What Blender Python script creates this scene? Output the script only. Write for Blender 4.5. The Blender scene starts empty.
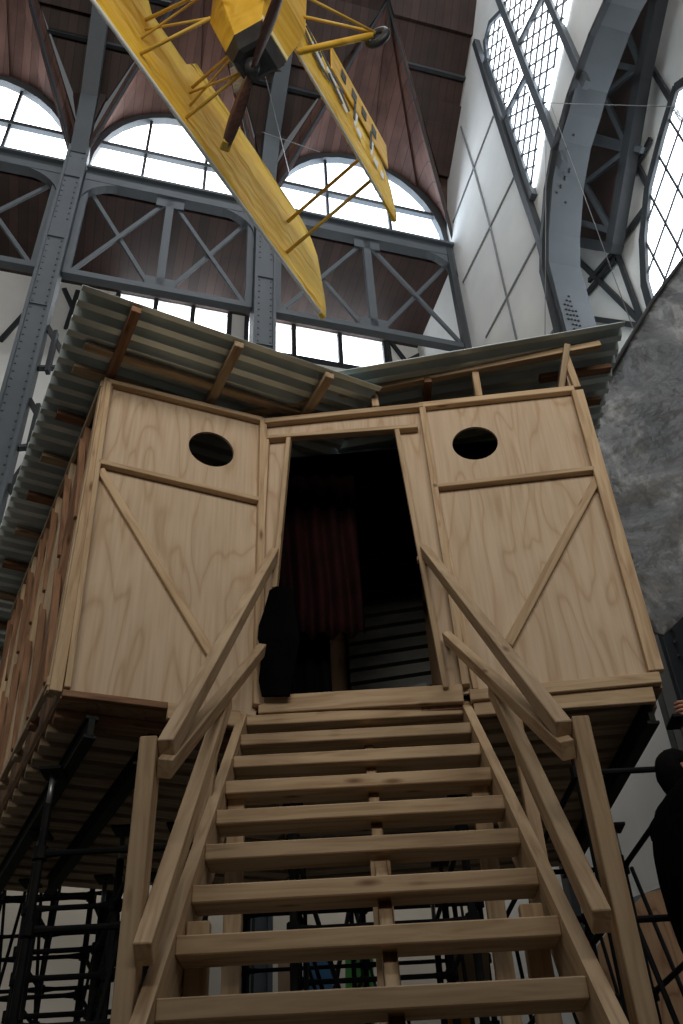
import bpy, bmesh, math, random
from mathutils import Vector, Matrix, noise
random.seed(4)
SC = bpy.context.scene
COL = SC.collection
V = Vector
# ------------------------------------------------------------------ camera, world, lights, exposure
FPX = 955.0; PITCH = math.radians(40.15); ROLL = math.radians(-3.05); EYE = V((0, 0, 1.5))
FW = V((0, math.cos(PITCH), math.sin(PITCH)))
_r0 = V((1, 0, 0)); _u0 = V((0, -math.sin(PITCH), math.cos(PITCH)))
RT = _r0 * math.cos(ROLL) + _u0 * math.sin(ROLL)
UP = -_r0 * math.sin(ROLL) + _u0 * math.cos(ROLL)
cd = bpy.data.cameras.new('camera'); cam = bpy.data.objects.new('camera', cd); COL.objects.link(cam)
cd.sensor_fit = 'VERTICAL'; cd.sensor_height = 36; cd.lens = FPX / 1024 * 36; cd.clip_end = 300
cam.matrix_world = Matrix(((RT.x, UP.x, -FW.x, EYE.x), (RT.y, UP.y, -FW.y, EYE.y), (RT.z, UP.z, -FW.z, EYE.z), (0, 0, 0, 1)))
SC.camera = cam
W_ = bpy.data.worlds.new('sky'); SC.world = W_; W_.use_nodes = True
W_.node_tree.nodes['Background'].inputs[0].default_value = (.93, .96, 1, 1)
W_.node_tree.nodes['Background'].inputs[1].default_value = 0.11
SC.view_settings.view_transform = 'Standard'; SC.view_settings.look = 'None'
SC.view_settings.gamma = 1; SC.view_settings.use_curve_mapping = False
SC.view_settings.exposure = 0.0
def area(name, loc, target, sx, sy, power, color=(1, 1, 1)):
    l = bpy.data.lights.new(name, 'AREA'); l.shape = 'RECTANGLE'; l.size = sx; l.size_y = sy; l.energy = power; l.color = color
    o = bpy.data.objects.new(name, l); COL.objects.link(o); o.location = loc
    o.rotation_euler = (V(target) - V(loc)).to_track_quat('-Z', 'Y').to_euler(); return o
# daylight through the windows of the opposite side of the nave (behind the camera)
area('daylight_from_opposite_windows', (0.8, -9.0, 9.2), (0, 4.5, 6.0), 14, 5, 1500, (1, .95, .87))
area('daylight_from_roof_lantern', (-1.0, 1.5, 27.0), (-.5, 5.0, 5.0), 12, 3, 1300, (.90, .95, 1))
WINDOW_GLOW = 5.0

# ------------------------------------------------------------------ building aids
def ray(x, y): return (FW * FPX + RT * (x - 341.5) - UP * (y - 512)) / FPX
def onplane(x, y, P, n):
    d = ray(x, y); n = V(n); return EYE + d * ((V(P) - EYE).dot(n) / d.dot(n))
def atz(x, y, h): return onplane(x, y, (0, 0, h), (0, 0, 1))
def aty(x, y, Y): return onplane(x, y, (0, Y, 0), (0, 1, 0))
WM = {}
def place(o, world, parent):
    WM[o.name] = world.copy()
    if parent is not None:
        o.parent = parent; o.matrix_basis = WM[parent.name].inverted() @ world
    else: o.matrix_basis = world
def tag(o, label=None, cat=None, group=None, kind=None):
    for k, v in (('label', label), ('category', cat), ('group', group), ('kind', kind)):
        if v: o[k] = v
    return o
def empty(name, loc, label, cat, group=None):
    o = bpy.data.objects.new(name, None); COL.objects.link(o); o.empty_display_size = .2
    place(o, Matrix.Translation(V(loc)), None); return tag(o, label, cat, group)
def meshobj(name, bm, mat, parent=None, world=None, smooth=False):
    me = bpy.data.meshes.new(name); bmesh.ops.recalc_face_normals(bm, faces=bm.faces); bm.to_mesh(me); bm.free()
    if smooth:
        for p in me.polygons: p.use_smooth = True
    if mat: me.materials.append(mat)
    o = bpy.data.objects.new(name, me); COL.objects.link(o)
    place(o, world if world is not None else Matrix.Identity(4), parent); return o
def frame(p1, p2, ref):
    X = (p2 - p1).normalized(); Z = V(ref); Z = (Z - X * Z.dot(X)).normalized(); Y = Z.cross(X)
    c = (p1 + p2) / 2
    return Matrix(((X.x, Y.x, Z.x, c.x), (X.y, Y.y, Z.y, c.y), (X.z, Y.z, Z.z, c.z), (0, 0, 0, 1)))
def bx(bm, sx, sy, sz, M=None, bev=0):
    r = bmesh.ops.create_cube(bm, size=1, matrix=(M or Matrix.Identity(4)) @ Matrix.Diagonal((sx, sy, sz, 1)))
    if bev:
        es = list({e for v in r['verts'] for e in v.link_edges})
        bmesh.ops.bevel(bm, geom=es, offset=bev, segments=1, affect='EDGES')
def board(name, p1, p2, w, t, mat, parent, ref=(0, -1, 0), bev=.003, ext=0):
    """a sawn timber or flat bar from p1 to p2; w across, t along ref"""
    p1 = V(p1); p2 = V(p2); d = (p2 - p1).normalized() * ext; p1 = p1 - d; p2 = p2 + d
    M = frame(p1, p2, ref); bm = bmesh.new(); bx(bm, (p2 - p1).length, w, t, None, bev)
    return meshobj(name, bm, mat, parent, M)
def tubebm(bm, p1, p2, r, seg=8, r2=None):
    p1 = V(p1); p2 = V(p2); d = p2 - p1
    M = Matrix.Translation((p1 + p2) / 2) @ d.to_track_quat('Z', 'Y').to_matrix().to_4x4()
    bmesh.ops.create_cone(bm, cap_ends=True, segments=seg, radius1=r, radius2=r if r2 is None else r2, depth=d.length, matrix=M)
def tube(name, p1, p2, r, mat, parent=None, seg=8, r2=None):
    bm = bmesh.new(); tubebm(bm, p1, p2, r, seg, r2); return meshobj(name, bm, mat, parent, None, True)
def slab(name, pts, thick, mat, parent=None, hole=None, holes=None, origin=None, axes=None):
    """flat polygon (world points) with holes, given a real thickness towards the back (thick is a vector)"""
    bm = bmesh.new()
    loops = [pts] + (holes or ([hole] if hole else []))
    for L in loops:
        vs = [bm.verts.new(p) for p in L]
        for i in range(len(vs)): bm.edges.new((vs[i], vs[(i + 1) % len(vs)]))
    nrm = (V(pts[1]) - V(pts[0])).cross(V(pts[2]) - V(pts[0])).normalized()
    bmesh.ops.triangle_fill(bm, use_beauty=True, use_dissolve=False, edges=bm.edges[:], normal=nrm)
    r = bmesh.ops.extrude_face_region(bm, geom=bm.faces[:])
    bmesh.ops.translate(bm, vec=V(thick), verts=[v for v in r['geom'] if isinstance(v, bmesh.types.BMVert)])
    if origin is not None:
        M = origin; bm.transform(M.inverted()); return meshobj(name, bm, mat, parent, M)
    return meshobj(name, bm, mat, parent)

# ------------------------------------------------------------------ materials
def newmat(name, base=(.5, .5, .5), rough=.7, metal=0, spec=.3):
    m = bpy.data.materials.new(name); m.use_nodes = True
    b = m.node_tree.nodes['Principled BSDF']
    b.inputs['Base Color'].default_value = (*base, 1); b.inputs['Roughness'].default_value = rough
    b.inputs['Metallic'].default_value = metal; b.inputs['Specular IOR Level'].default_value = spec
    return m, m.node_tree, b
def node(nt, t, **kw):
    n = nt.nodes.new(t)
    for k, v in kw.items():
        if k.startswith('i_'): n.inputs[k[2:].replace('_', ' ')].default_value = v
        else: setattr(n, k, v)
    return n
def ramp(nt, fac, stops):
    r = nt.nodes.new('ShaderNodeValToRGB'); e = r.color_ramp.elements
    while len(e) < len(stops): e.new(.5)
    for i, (p, c) in enumerate(stops): e[i].position = p; e[i].color = (*c, 1)
    nt.links.new(fac, r.inputs[0]); return r.outputs[0]
def coords(nt, scale, kind='Object', rot=(0, 0, 0)):
    tc = nt.nodes.new('ShaderNodeTexCoord'); mp = nt.nodes.new('ShaderNodeMapping')
    mp.inputs['Scale'].default_value = scale; mp.inputs['Rotation'].default_value = rot
    nt.links.new(tc.outputs[kind], mp.inputs[0]); return mp.outputs[0]
def rnd(nt, vec, amt):
    """shift the coordinates by a per-object random number so that boards differ"""
    oi = nt.nodes.new('ShaderNodeObjectInfo'); m = node(nt, 'ShaderNodeVectorMath', operation='MULTIPLY_ADD')
    m.inputs[1].default_value = (1, 1, 1); nt.links.new(vec, m.inputs[0])
    mm = node(nt, 'ShaderNodeMath', operation='MULTIPLY'); mm.inputs[1].default_value = amt; nt.links.new(oi.outputs['Random'], mm.inputs[0])
    nt.links.new(mm.outputs[0], m.inputs[2]); return m.outputs[0], oi.outputs['Random']
def wood(name, a, b, c, scale=1.0):
    m, nt, bs = newmat(name, rough=.72, spec=.2)
    v, rr = rnd(nt, coords(nt, (1.3 * scale, 16 * scale, 16 * scale)), 37)
    n1 = node(nt, 'ShaderNodeTexNoise', i_Scale=1.6, i_Detail=5.0, i_Distortion=1.2); nt.links.new(v, n1.inputs['Vector'])
    v2, _ = rnd(nt, coords(nt, (2.5, 9, 9)), 19)
    vo = node(nt, 'ShaderNodeTexVoronoi', i_Scale=1.1); nt.links.new(v2, vo.inputs['Vector'])
    col = ramp(nt, n1.outputs[0], [(.3, c), (.48, b), (.62, a)])
    kn = ramp(nt, vo.outputs['Distance'], [(.05, (.22, .11, .05)), (.15, (1, 1, 1))])
    mx = node(nt, 'ShaderNodeMix', data_type='RGBA', blend_type='MULTIPLY'); mx.inputs[0].default_value = .75
    nt.links.new(col, mx.inputs[6]); nt.links.new(kn, mx.inputs[7])
    hs = node(nt, 'ShaderNodeHueSaturation'); mr = node(nt, 'ShaderNodeMapRange'); mr.inputs[3].default_value = .86; mr.inputs[4].default_value = 1.1
    nt.links.new(rr, mr.inputs[0]); nt.links.new(mr.outputs[0], hs.inputs['Value']); nt.links.new(mx.outputs[2], hs.inputs['Color'])
    nt.links.new(hs.outputs[0], bs.inputs['Base Color'])
    bp = node(nt, 'ShaderNodeBump', i_Strength=.15, i_Distance=.004); nt.links.new(n1.outputs[0], bp.inputs['Height']); nt.links.new(bp.outputs[0], bs.inputs['Normal'])
    return m
def plywood(name, a, b, c):
    m, nt, bs = newmat(name, rough=.65, spec=.2)
    v, rr = rnd(nt, coords(nt, (3.0, 3.0, .62)), 23)
    n1 = node(nt, 'ShaderNodeTexNoise', i_Scale=1.5, i_Detail=1.5, i_Distortion=.5); nt.links.new(v, n1.inputs['Vector'])
    mu = node(nt, 'ShaderNodeMath', operation='MULTIPLY'); mu.inputs[1].default_value = 13; nt.links.new(n1.outputs[0], mu.inputs[0])
    fr = node(nt, 'ShaderNodeMath', operation='PINGPONG'); fr.inputs[1].default_value = 1; nt.links.new(mu.outputs[0], fr.inputs[0])
    col = ramp(nt, fr.outputs[0], [(0.0, c), (.22, b), (.75, a), (1, a)])
    v3, _ = rnd(nt, coords(nt, (60, 60, 2.5)), 5)
    n3 = node(nt, 'ShaderNodeTexNoise', i_Scale=1.0, i_Detail=3.0); nt.links.new(v3, n3.inputs['Vector'])
    g = ramp(nt, n3.outputs[0], [(.3, (.88, .86, .83)), (.7, (1.04, 1.03, 1.02))])
    mx = node(nt, 'ShaderNodeMix', data_type='RGBA', blend_type='MULTIPLY'); mx.inputs[0].default_value = 1
    nt.links.new(col, mx.inputs[6]); nt.links.new(g, mx.inputs[7]); nt.links.new(mx.outputs[2], bs.inputs['Base Color'])
    return m
def noisy(name, a, b, scale=3, rough=.7, metal=0, spec=.3, bump=0, sv=(1, 1, 1), lo=.35, hi=.65, detail=5.0):
    m, nt, bs = newmat(name, a, rough, metal, spec)
    n1 = node(nt, 'ShaderNodeTexNoise', i_Scale=scale, i_Detail=detail); nt.links.new(coords(nt, sv), n1.inputs['Vector'])
    nt.links.new(ramp(nt, n1.outputs[0], [(lo, a), (hi, b)]), bs.inputs['Base Color'])
    if bump:
        bp = node(nt, 'ShaderNodeBump', i_Strength=bump, i_Distance=.02); nt.links.new(n1.outputs[0], bp.inputs['Height']); nt.links.new(bp.outputs[0], bs.inputs['Normal'])
    return m
PINE = wood('pine_timber', (.53, .385, .24), (.46, .325, .195), (.34, .22, .125))
PINE_RED = wood('reddish_timber', (.27, .15, .085), (.21, .11, .06), (.14, .07, .04))
PINE_GREY = wood('weathered_timber', (.42, .32, .21), (.35, .26, .165), (.24, .16, .10))
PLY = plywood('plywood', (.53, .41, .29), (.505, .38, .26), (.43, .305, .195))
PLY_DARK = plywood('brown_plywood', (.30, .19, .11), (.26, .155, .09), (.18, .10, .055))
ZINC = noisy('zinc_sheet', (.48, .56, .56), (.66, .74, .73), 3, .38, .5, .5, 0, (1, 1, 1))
ZINC_SHADED = noisy('shaded_zinc_sheet', (.05, .05, .045), (.10, .10, .09), 3, .4, .5, .3)  # zinc darkened so the hut's inner shade is in its colour
STEEL = noisy('grey_painted_steel', (.075, .088, .10), (.090, .104, .118), 1.5, .55, 0, .4)
STEEL_DARK = noisy('dark_painted_steel', (.03, .034, .038), (.038, .042, .048), 2, .55, 0, .4)
BLACK = noisy('black_scaffold_paint', (.004, .004, .0045), (.009, .0085, .0085), 9, .7, 0, .12)
BEAM = noisy('dark_green_aluminium_beam', (.005, .007, .006), (.012, .014, .013), 5, .6, 0, .15)
STEEL_LIGHT = noisy('light_grey_steel', (.20, .21, .22), (.25, .26, .27), 2, .6)
WHITE = noisy('white_plaster', (.76, .77, .76), (.86, .86, .84), .9, .85, 0, .2)
WHITE_DIM = noisy('dimmed_white_wall', (.50, .46, .39), (.60, .55, .47), .7, .85, 0, .2)  # white wall with the light falloff low down mixed into its colour
CONC = noisy('concrete', (.20, .18, .16), (.28, .26, .23), 2, .85, 0, .2)
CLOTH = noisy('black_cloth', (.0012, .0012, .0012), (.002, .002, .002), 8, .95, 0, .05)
REDCLOTH = noisy('dark_red_velvet', (.008, .0012, .0018), (.016, .0025, .003), 8, .9, 0, .1)
RUBBER = noisy('black_rubber', (.012, .012, .013), (.03, .03, .03), 8, .5, 0, .4)
GALV = noisy('galvanised_metal', (.18, .19, .19), (.28, .28, .28), 9, .4, .8, .5)
SKIN = noisy('skin', (.30, .13, .085), (.36, .17, .11), 9, .55, 0, .3)
HAIR = noisy('dark_hair', (.003, .003, .003), (.006, .005, .005), 30, .9, 0, .05)
TAN = noisy('tan_board', (.33, .23, .14), (.42, .30, .19), 4, .8, 0, .2, 0, (1, 6, 1))
GREEN = noisy('green_paint', (.05, .25, .05), (.08, .33, .07), 4, .6)
BLUE = noisy('blue_paint', (.03, .12, .24), (.05, .16, .30), 4, .6)
ORANGE = noisy('orange_paint', (.55, .22, .03), (.7, .3, .04), 4, .6)
# planked dark ceiling
def planks(name, a, b, per=.14, rot=0.0, shade=(.2, .2, .2)):
    m, nt, bs = newmat(name, rough=.6, spec=.3)
    v = coords(nt, (1, 1, 1), 'Object', (0, 0, rot))
    sp = node(nt, 'ShaderNodeSeparateXYZ'); nt.links.new(v, sp.inputs[0])
    d = node(nt, 'ShaderNodeMath', operation='DIVIDE'); d.inputs[1].default_value = per; nt.links.new(sp.outputs[0], d.inputs[0])
    fl = node(nt, 'ShaderNodeMath', operation='FLOOR'); nt.links.new(d.outputs[0], fl.inputs[0])
    wn = node(nt, 'ShaderNodeTexWhiteNoise', noise_dimensions='1D'); nt.links.new(fl.outputs[0], wn.inputs['W'])
    fr = node(nt, 'ShaderNodeMath', operation='FRACT'); nt.links.new(d.outputs[0], fr.inputs[0])
    n1 = node(nt, 'ShaderNodeTexNoise', i_Scale=2.0, i_Detail=5.0); nt.links.new(v, n1.inputs['Vector'])
    ad = node(nt, 'ShaderNodeMath', operation='MULTIPLY_ADD'); ad.inputs[1].default_value = .45; nt.links.new(wn.outputs[0], ad.inputs[0]); nt.links.new(n1.outputs[0], ad.inputs[2])
    col = ramp(nt, ad.outputs[0], [(.45, a), (.95, b)])
    gap = ramp(nt, fr.outputs[0], [(0, shade), (.10, (1, 1, 1))])
    mx = node(nt, 'ShaderNodeMix', data_type='RGBA', blend_type='MULTIPLY'); mx.inputs[0].default_value = 1
    nt.links.new(col, mx.inputs[6]); nt.links.new(gap, mx.inputs[7]); nt.links.new(mx.outputs[2], bs.inputs['Base Color']); return m
CEIL = planks('dark_ceiling_planks', (.036, .022, .019), (.066, .038, .032), .17)
CEIL_IN = planks('vault_planks', (.075, .039, .031), (.14, .073, .058), .17)
# daylight panes: milky glass lit by the sky behind it; wire_lattice panes carry a diamond leading
def glass(name, lattice=None):
    m, nt, bs = newmat(name, (.75, .8, .85), .25)
    bs.inputs['Emission Strength'].default_value = WINDOW_GLOW
    n1 = node(nt, 'ShaderNodeTexNoise', i_Scale=.35, i_Detail=1.0); nt.links.new(coords(nt, (1, 1, 1)), n1.inputs['Vector'])
    c = ramp(nt, n1.outputs[0], [(.3, (.74, .86, .98)), (.7, (.95, .98, 1))])
    nt.links.new(c, bs.inputs['Emission Color']); return m
PANE = glass('daylit_pane')
# yellow doped fabric
def fabric(name, a, b, c):
    m, nt, bs = newmat(name, rough=.55, spec=.15)
    n1 = node(nt, 'ShaderNodeTexNoise', i_Scale=2.0, i_Detail=3.0, i_Distortion=1.5); nt.links.new(coords(nt, (1.6, .9, 2)), n1.inputs['Vector'])
    nt.links.new(ramp(nt, n1.outputs[0], [(.15, c), (.42, b), (.68, a)]), bs.inputs['Base Color'])
    n2 = node(nt, 'ShaderNodeTexNoise', i_Scale=1.6, i_Detail=1.0, i_Distortion=1.0); nt.links.new(coords(nt, (3.2, .8, 2.2), 'Object', (0, 0, .3)), n2.inputs['Vector'])
    bp = node(nt, 'ShaderNodeBump', i_Strength=.8, i_Distance=.06); nt.links.new(n2.outputs[0], bp.inputs['Height']); nt.links.new(bp.outputs[0], bs.inputs['Normal'])
    return m
YEL = fabric('yellow_fabric', (.86, .57, .07), (.82, .50, .045), (.72, .39, .025))
YEL_D = fabric('deep_yellow_fabric', (.72, .44, .06), (.66, .38, .04), (.55, .30, .03))
YEL_P = noisy('yellow_painted_tube', (.55, .34, .05), (.65, .42, .08), 5, .5)
YEL_L = noisy('pale_yellow_fabric', (.80, .68, .32), (.86, .76, .42), 2, .5)
PROPW = noisy('propeller_wood', (.07, .028, .02), (.14, .055, .035), 6, .4, 0, .5, 0, (6, 6, 1))
DARKMARK = noisy('dark_lettering', (.02, .02, .02), (.05, .05, .045), 8, .6)
PALEMARK = noisy('pale_lettering', (.70, .72, .70), (.8, .8, .78), 8, .5)
CELL = noisy('hazy_celluloid', (.35, .35, .34), (.6, .6, .58), 25, .3, 0, .5)

# ------------------------------------------------------------------ the hall
T17 = math.radians(17.0)
U_ = V((math.cos(T17), math.sin(T17), 0)); N_ = V((-math.sin(T17), math.cos(T17), 0))
DA = 10.0
def w(u, n, z): return U_ * u + N_ * n + V((0, 0, z))
def A(x, y, D=DA):
    P = onplane(x, y, N_ * D, N_); return P
def uu(P): return P.dot(U_)
def nn(P): return P.dot(N_)
E_C = uu(A(447, 232))
def Cp(x, y, E=None): return onplane(x, y, U_ * (E if E is not None else E_C), U_)
HALL = Matrix(((U_.x, N_.x, 0, 0), (U_.y, N_.y, 0, 0), (0, 0, 1, 0), (0, 0, 0, 1)))
def hslab(name, pts, thick, mat, **k):
    o = slab(name, pts, thick, mat, origin=HALL, **k); tag(o, kind='structure'); return o
ZG0 = A(240, 310).z; ZG1 = A(240, 214).z; ZL = A(240, 196).z    # girder bottom, girder top, lunette sill
UC = [uu(A(45, 310)), uu(A(262, 300))]; BAY = E_C - UC[1]
UC = [UC[1] - 2 * BAY, UC[1] - BAY + .30, UC[1], E_C + .1]
ZG1 -= .1; ZL -= .27
g = bmesh.new(); bx(g, 44, 40, .2, Matrix.Translation((0, 4, -.1))); tag(meshobj('floor', g, CONC), kind='structure')
# outer wall, low part coloured dimmer for light falloff, high part white, with the aisle clerestory windows
DB = 12.2; ZA = ZG1 - .05
hslab('wall_back', [w(-9, DB, 0), w(E_C + 9, DB, 0), w(E_C + 9, DB, 8.6), w(-9, DB, 8.6)], N_ * .3, WHITE_DIM)
zs0 = A(385, 374, DB).z; zs1 = ZA - .02
spans = [(UC[1] + 1.0, UC[2] - .25), (UC[2] + .1, uu(A(384, 340, DB)))]
hl = [[w(a, DB, zs0), w(b, DB, zs0), w(b, DB, zs1), w(a, DB, zs1)] for a, b in spans]
hslab('wall_back', [w(-9, DB, 8.6), w(E_C + 9, DB, 8.6), w(E_C + 9, DB, ZA + .2), w(-9, DB, ZA + .2)], N_ * .3, WHITE, holes=hl)
wi = 1
for a, b in spans:
    o = slab('window_%d' % wi, [w(a, DB + .1, zs0), w(b, DB + .1, zs0), w(b, DB + .1, zs1), w(a, DB + .1, zs1)], N_ * .03, PANE, origin=HALL)
    tag(o, kind='structure'); wi += 1
    k = 3
    for i in range(k + 1):
        u = a + (b - a) * i / k
        board('window_frame', w(u, DB + .02, zs0), w(u, DB + .02, zs1), .09, .1, STEEL_DARK, o, N_)
    for z in (zs0,): board('window_frame', w(a, DB + .02, z), w(b, DB + .02, z), .12, .12, STEEL_DARK, o, N_)
# aisle ceiling of dark planks
hslab('ceiling', [w(-9, DA + .1, ZA), w(E_C + .2, DA + .1, ZA), w(E_C + .2, DB + .3, ZA), w(-9, DB + .3, ZA)], V((0, 0, .15)), CEIL)
# nave roof, profile taken in the end wall's plane
PROF = [(DA, ZL + .6), (9.55, 19.5), (8.5, 20.45), (7.5, 21.45), (6.6, 22.7), (4.4, 25.6), (2.6, 27.0)]
def proof(n):
    for (a, za), (b, zb) in zip(PROF, PROF[1:]):
        if b <= n <= a: return za + (zb - za) * (a - n) / (a - b)
APN = 7.3
UCb = [UC[0] - BAY] + UC
bm = bmesh.new()
def quad(bm, *P): return bm.faces.new([bm.verts.new(p) for p in P])
for i in range(len(UCb) - 1):
    u0, u1 = UCb[i], UCb[i + 1]; c = (u0 + u1) / 2
    ap = (APN, proof(APN))
    prev = None
    for j in range(len(PROF) - 1):
        (na, za), (nb, zb) = PROF[j], PROF[j + 1]
        if nb >= APN or na > APN:
            nb2 = max(nb, APN); zb2 = proof(nb2)
            fa = (DA - na) / (DA - APN); fb = (DA - nb2) / (DA - APN)
            for s, ue in ((1, u0), (-1, u1)):
                ia = ue + (c - ue) * fa; ib = ue + (c - ue) * fb
                if fa < .001: f = bm.faces.new([bm.verts.new(p) for p in (w(ue, na, za), w(ib, nb2, zb2), w(ue, nb2, zb2))])
                else: quad(bm, w(ue, na, za), w(ia, na, za), w(ib, nb2, zb2), w(ue, nb2, zb2))
            if nb < APN: quad(bm, w(u0, APN, proof(APN)), w(u1, APN, proof(APN)), w(u1, nb, zb), w(u0, nb, zb))
        else: quad(bm, w(u0, na, za), w(u1, na, za), w(u1, nb, zb), w(u0, nb, zb))
bm.transform(HALL.inverted())
o = meshobj('ceiling', bm, CEIL, None, HALL); tag(o, kind='structure')
sm = o.modifiers.new('thick', 'SOLIDIFY'); sm.thickness = .12; sm.offset = 1
# each bay: arch ring, lunette window, wooden lunette vault
def archpts(c, hw, zb, h, k=16, stilt=.25):
    P = [(c - hw, zb)]
    for i in range(k + 1):
        t = math.pi * (1 - i / k); P.append((c + hw * math.cos(t), zb + stilt + (h - stilt) * math.sin(t)))
    P.append((c + hw, zb)); return P
ARCH_H = 2.86
for i in range(1, len(UCb) - 1):
    u0, u1 = UCb[i], UCb[i + 1]; c = (u0 + u1) / 2; hw = (u1 - u0) / 2
    outer = archpts(c, hw, ZL - .05, ARCH_H); inner = archpts(c, hw - .20, ZL - .05, ARCH_H - .22)
    side = {1: 'left edge of the photo', 2: 'between the two big columns', 3: 'beside the white end wall'}[i]
    r = slab('trim_%d' % i, [w(a, DA, z) for a, z in outer], N_ * .25, STEEL, origin=HALL, hole=[w(a, DA, z) for a, z in inner]); tag(r, kind='structure')
    p = slab('window_%d' % wi, [w(a, DA + .14, z) for a, z in inner], N_ * .03, PANE, origin=HALL); tag(p, kind='structure'); wi += 1
    zt = ZL + 1.15
    for k in (1, 2):
        uu_ = c - hw + 2 * hw * k / 3
        x = (uu_ - c) / (hw - .2); top = ZL + .2 + (ARCH_H - .5) * math.sqrt(max(0, 1 - x * x))
        board('window_frame', w(uu_, DA + .08, ZL), w(uu_, DA + .08, top), .055, .08, STEEL_DARK, p, N_)
    board('window_frame', w(c - hw + .22, DA + .07, zt), w(c + hw - .22, DA + .07, zt), .11, .1, STEEL, p, N_)
    # vault
    bm = bmesh.new(); apx = w(c, APN, proof(APN) + .05)
    for (a, z), (a2, z2) in zip(outer, outer[1:]):
        if z == outer[0][1] and z2 > z or z2 == outer[0][1]: pass
        bm.faces.new([bm.verts.new(w(a, DA + .02, z)), bm.verts.new(w(a2, DA + .02, z2)), bm.verts.new(apx)])
    bm.transform(HALL.inverted())
    o = meshobj('ceiling', bm, CEIL_IN, None, HALL); tag(o, kind='structure')
    sm = o.modifiers.new('thick', 'SOLIDIFY'); sm.thickness = .06; sm.offset = 1
    vb = empty('vault_ribs', w(c, DA, ZL), 'thin grey ribs folding the brown vault over the arched window, ' + side, 'ribs', None)
    for k in (0, 6, 12, len(outer) - 1):
        a, z = outer[min(k, len(outer) - 1)]
        board('rib', w(a, DA - .02, z + .02), apx - V((0, 0, .06)), .045, .06, STEEL_DARK, vb, (0, 0, 1))
    for k in (.45, .72):     # purlins over the flat roof parts
        nb = DA - (DA - APN) * k
        for s, ue in ((1, u0), (-1, u1)):
            board('purlin', w(ue, nb, proof(nb) - .08), w(ue + (c - ue) * k, nb, proof(nb) - .08), .08, .1, STEEL_DARK, vb, (0, 0, 1))
for i, (n_, side) in enumerate([(6.9, 'lowest'), (5.5, 'higher up')]):
    o = board('roof_purlin', w(UCb[0], n_, proof(n_) - .08), w(E_C, n_, proof(n_) - .08), .1, .14, STEEL_DARK, None, (0, 0, 1))
    tag(o, 'long dark steel purlin running across the brown roof above the vaults, %s of two' % side, 'beam')
# columns with the curved ribs they turn into
names = ['far left column cut by the photo edge', 'big riveted grey column left of the corrugated roof', 'grey column rising behind the middle of the hut to the biplane']
for k, u in enumerate(UC[:3]):
    e = empty('steel_column', w(u, DA, 0), names[k] if k else 'grey steel column outside the left edge, carrying the leftmost arch', 'column')
    wd = .32
    bm = bmesh.new(); bx(bm, wd, .12, ZL + .3, Matrix.Translation((0, 0, (ZL + .3) / 2)))
    for s in (-1, 1): bx(bm, .05, .42, ZL + .3, Matrix.Translation((s * wd / 2, .1, (ZL + .3) / 2)))
    bx(bm, wd, .08, ZL + .3, Matrix.Translation((0, .28, (ZL + .3) / 2)))
    zz = 8.0
    while zz < ZL:                       # rivets
        for s in (-1, 1): bmesh.ops.create_icosphere(bm, subdivisions=1, radius=.018, matrix=Matrix.Translation((s * (wd / 2 - .06), -.06, zz)))
        zz += .16
    for zz in (ZG0 - 1.1, ZG0 + .9, ZG1): bx(bm, wd + .02, .03, .5 if zz > ZG0 else .03, Matrix.Translation((0, -.07, zz)))
    meshobj('shaft', bm, STEEL, e, HALL @ Matrix.Translation((u, DA - .2, 0)))
    bm = bmesh.new()
    for (a, za), (b, zb) in zip(PROF, PROF[1:]):
        p1 = w(u, a - .1, za - .35); p2 = w(u, b - .1, zb - .35); d = (p2 - p1).normalized() * .06
        bx(bm, (p2 - p1).length + .12, .30, .42, frame(p1, p2, (0, 0, 1)))
    meshobj('roof_rib', bm, STEEL, e)
    if k == 1:                          # gusset brackets to the window wall on its right
        for zz in (12.6, 11.0, 9.4, 7.8):
            b_ = bmesh.new()
            for s in (-1, 1): bx(b_, .75, .08, .07, frame(w(u + .2, DA - .1, zz + s * .45), w(u + .6, DA + .2, zz), (0, 1, 0)))
            bx(b_, .06, .1, .9, Matrix.Translation(w(u + .32, DA - .05, zz)))
            meshobj('bracket', b_, STEEL_DARK, e)
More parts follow.
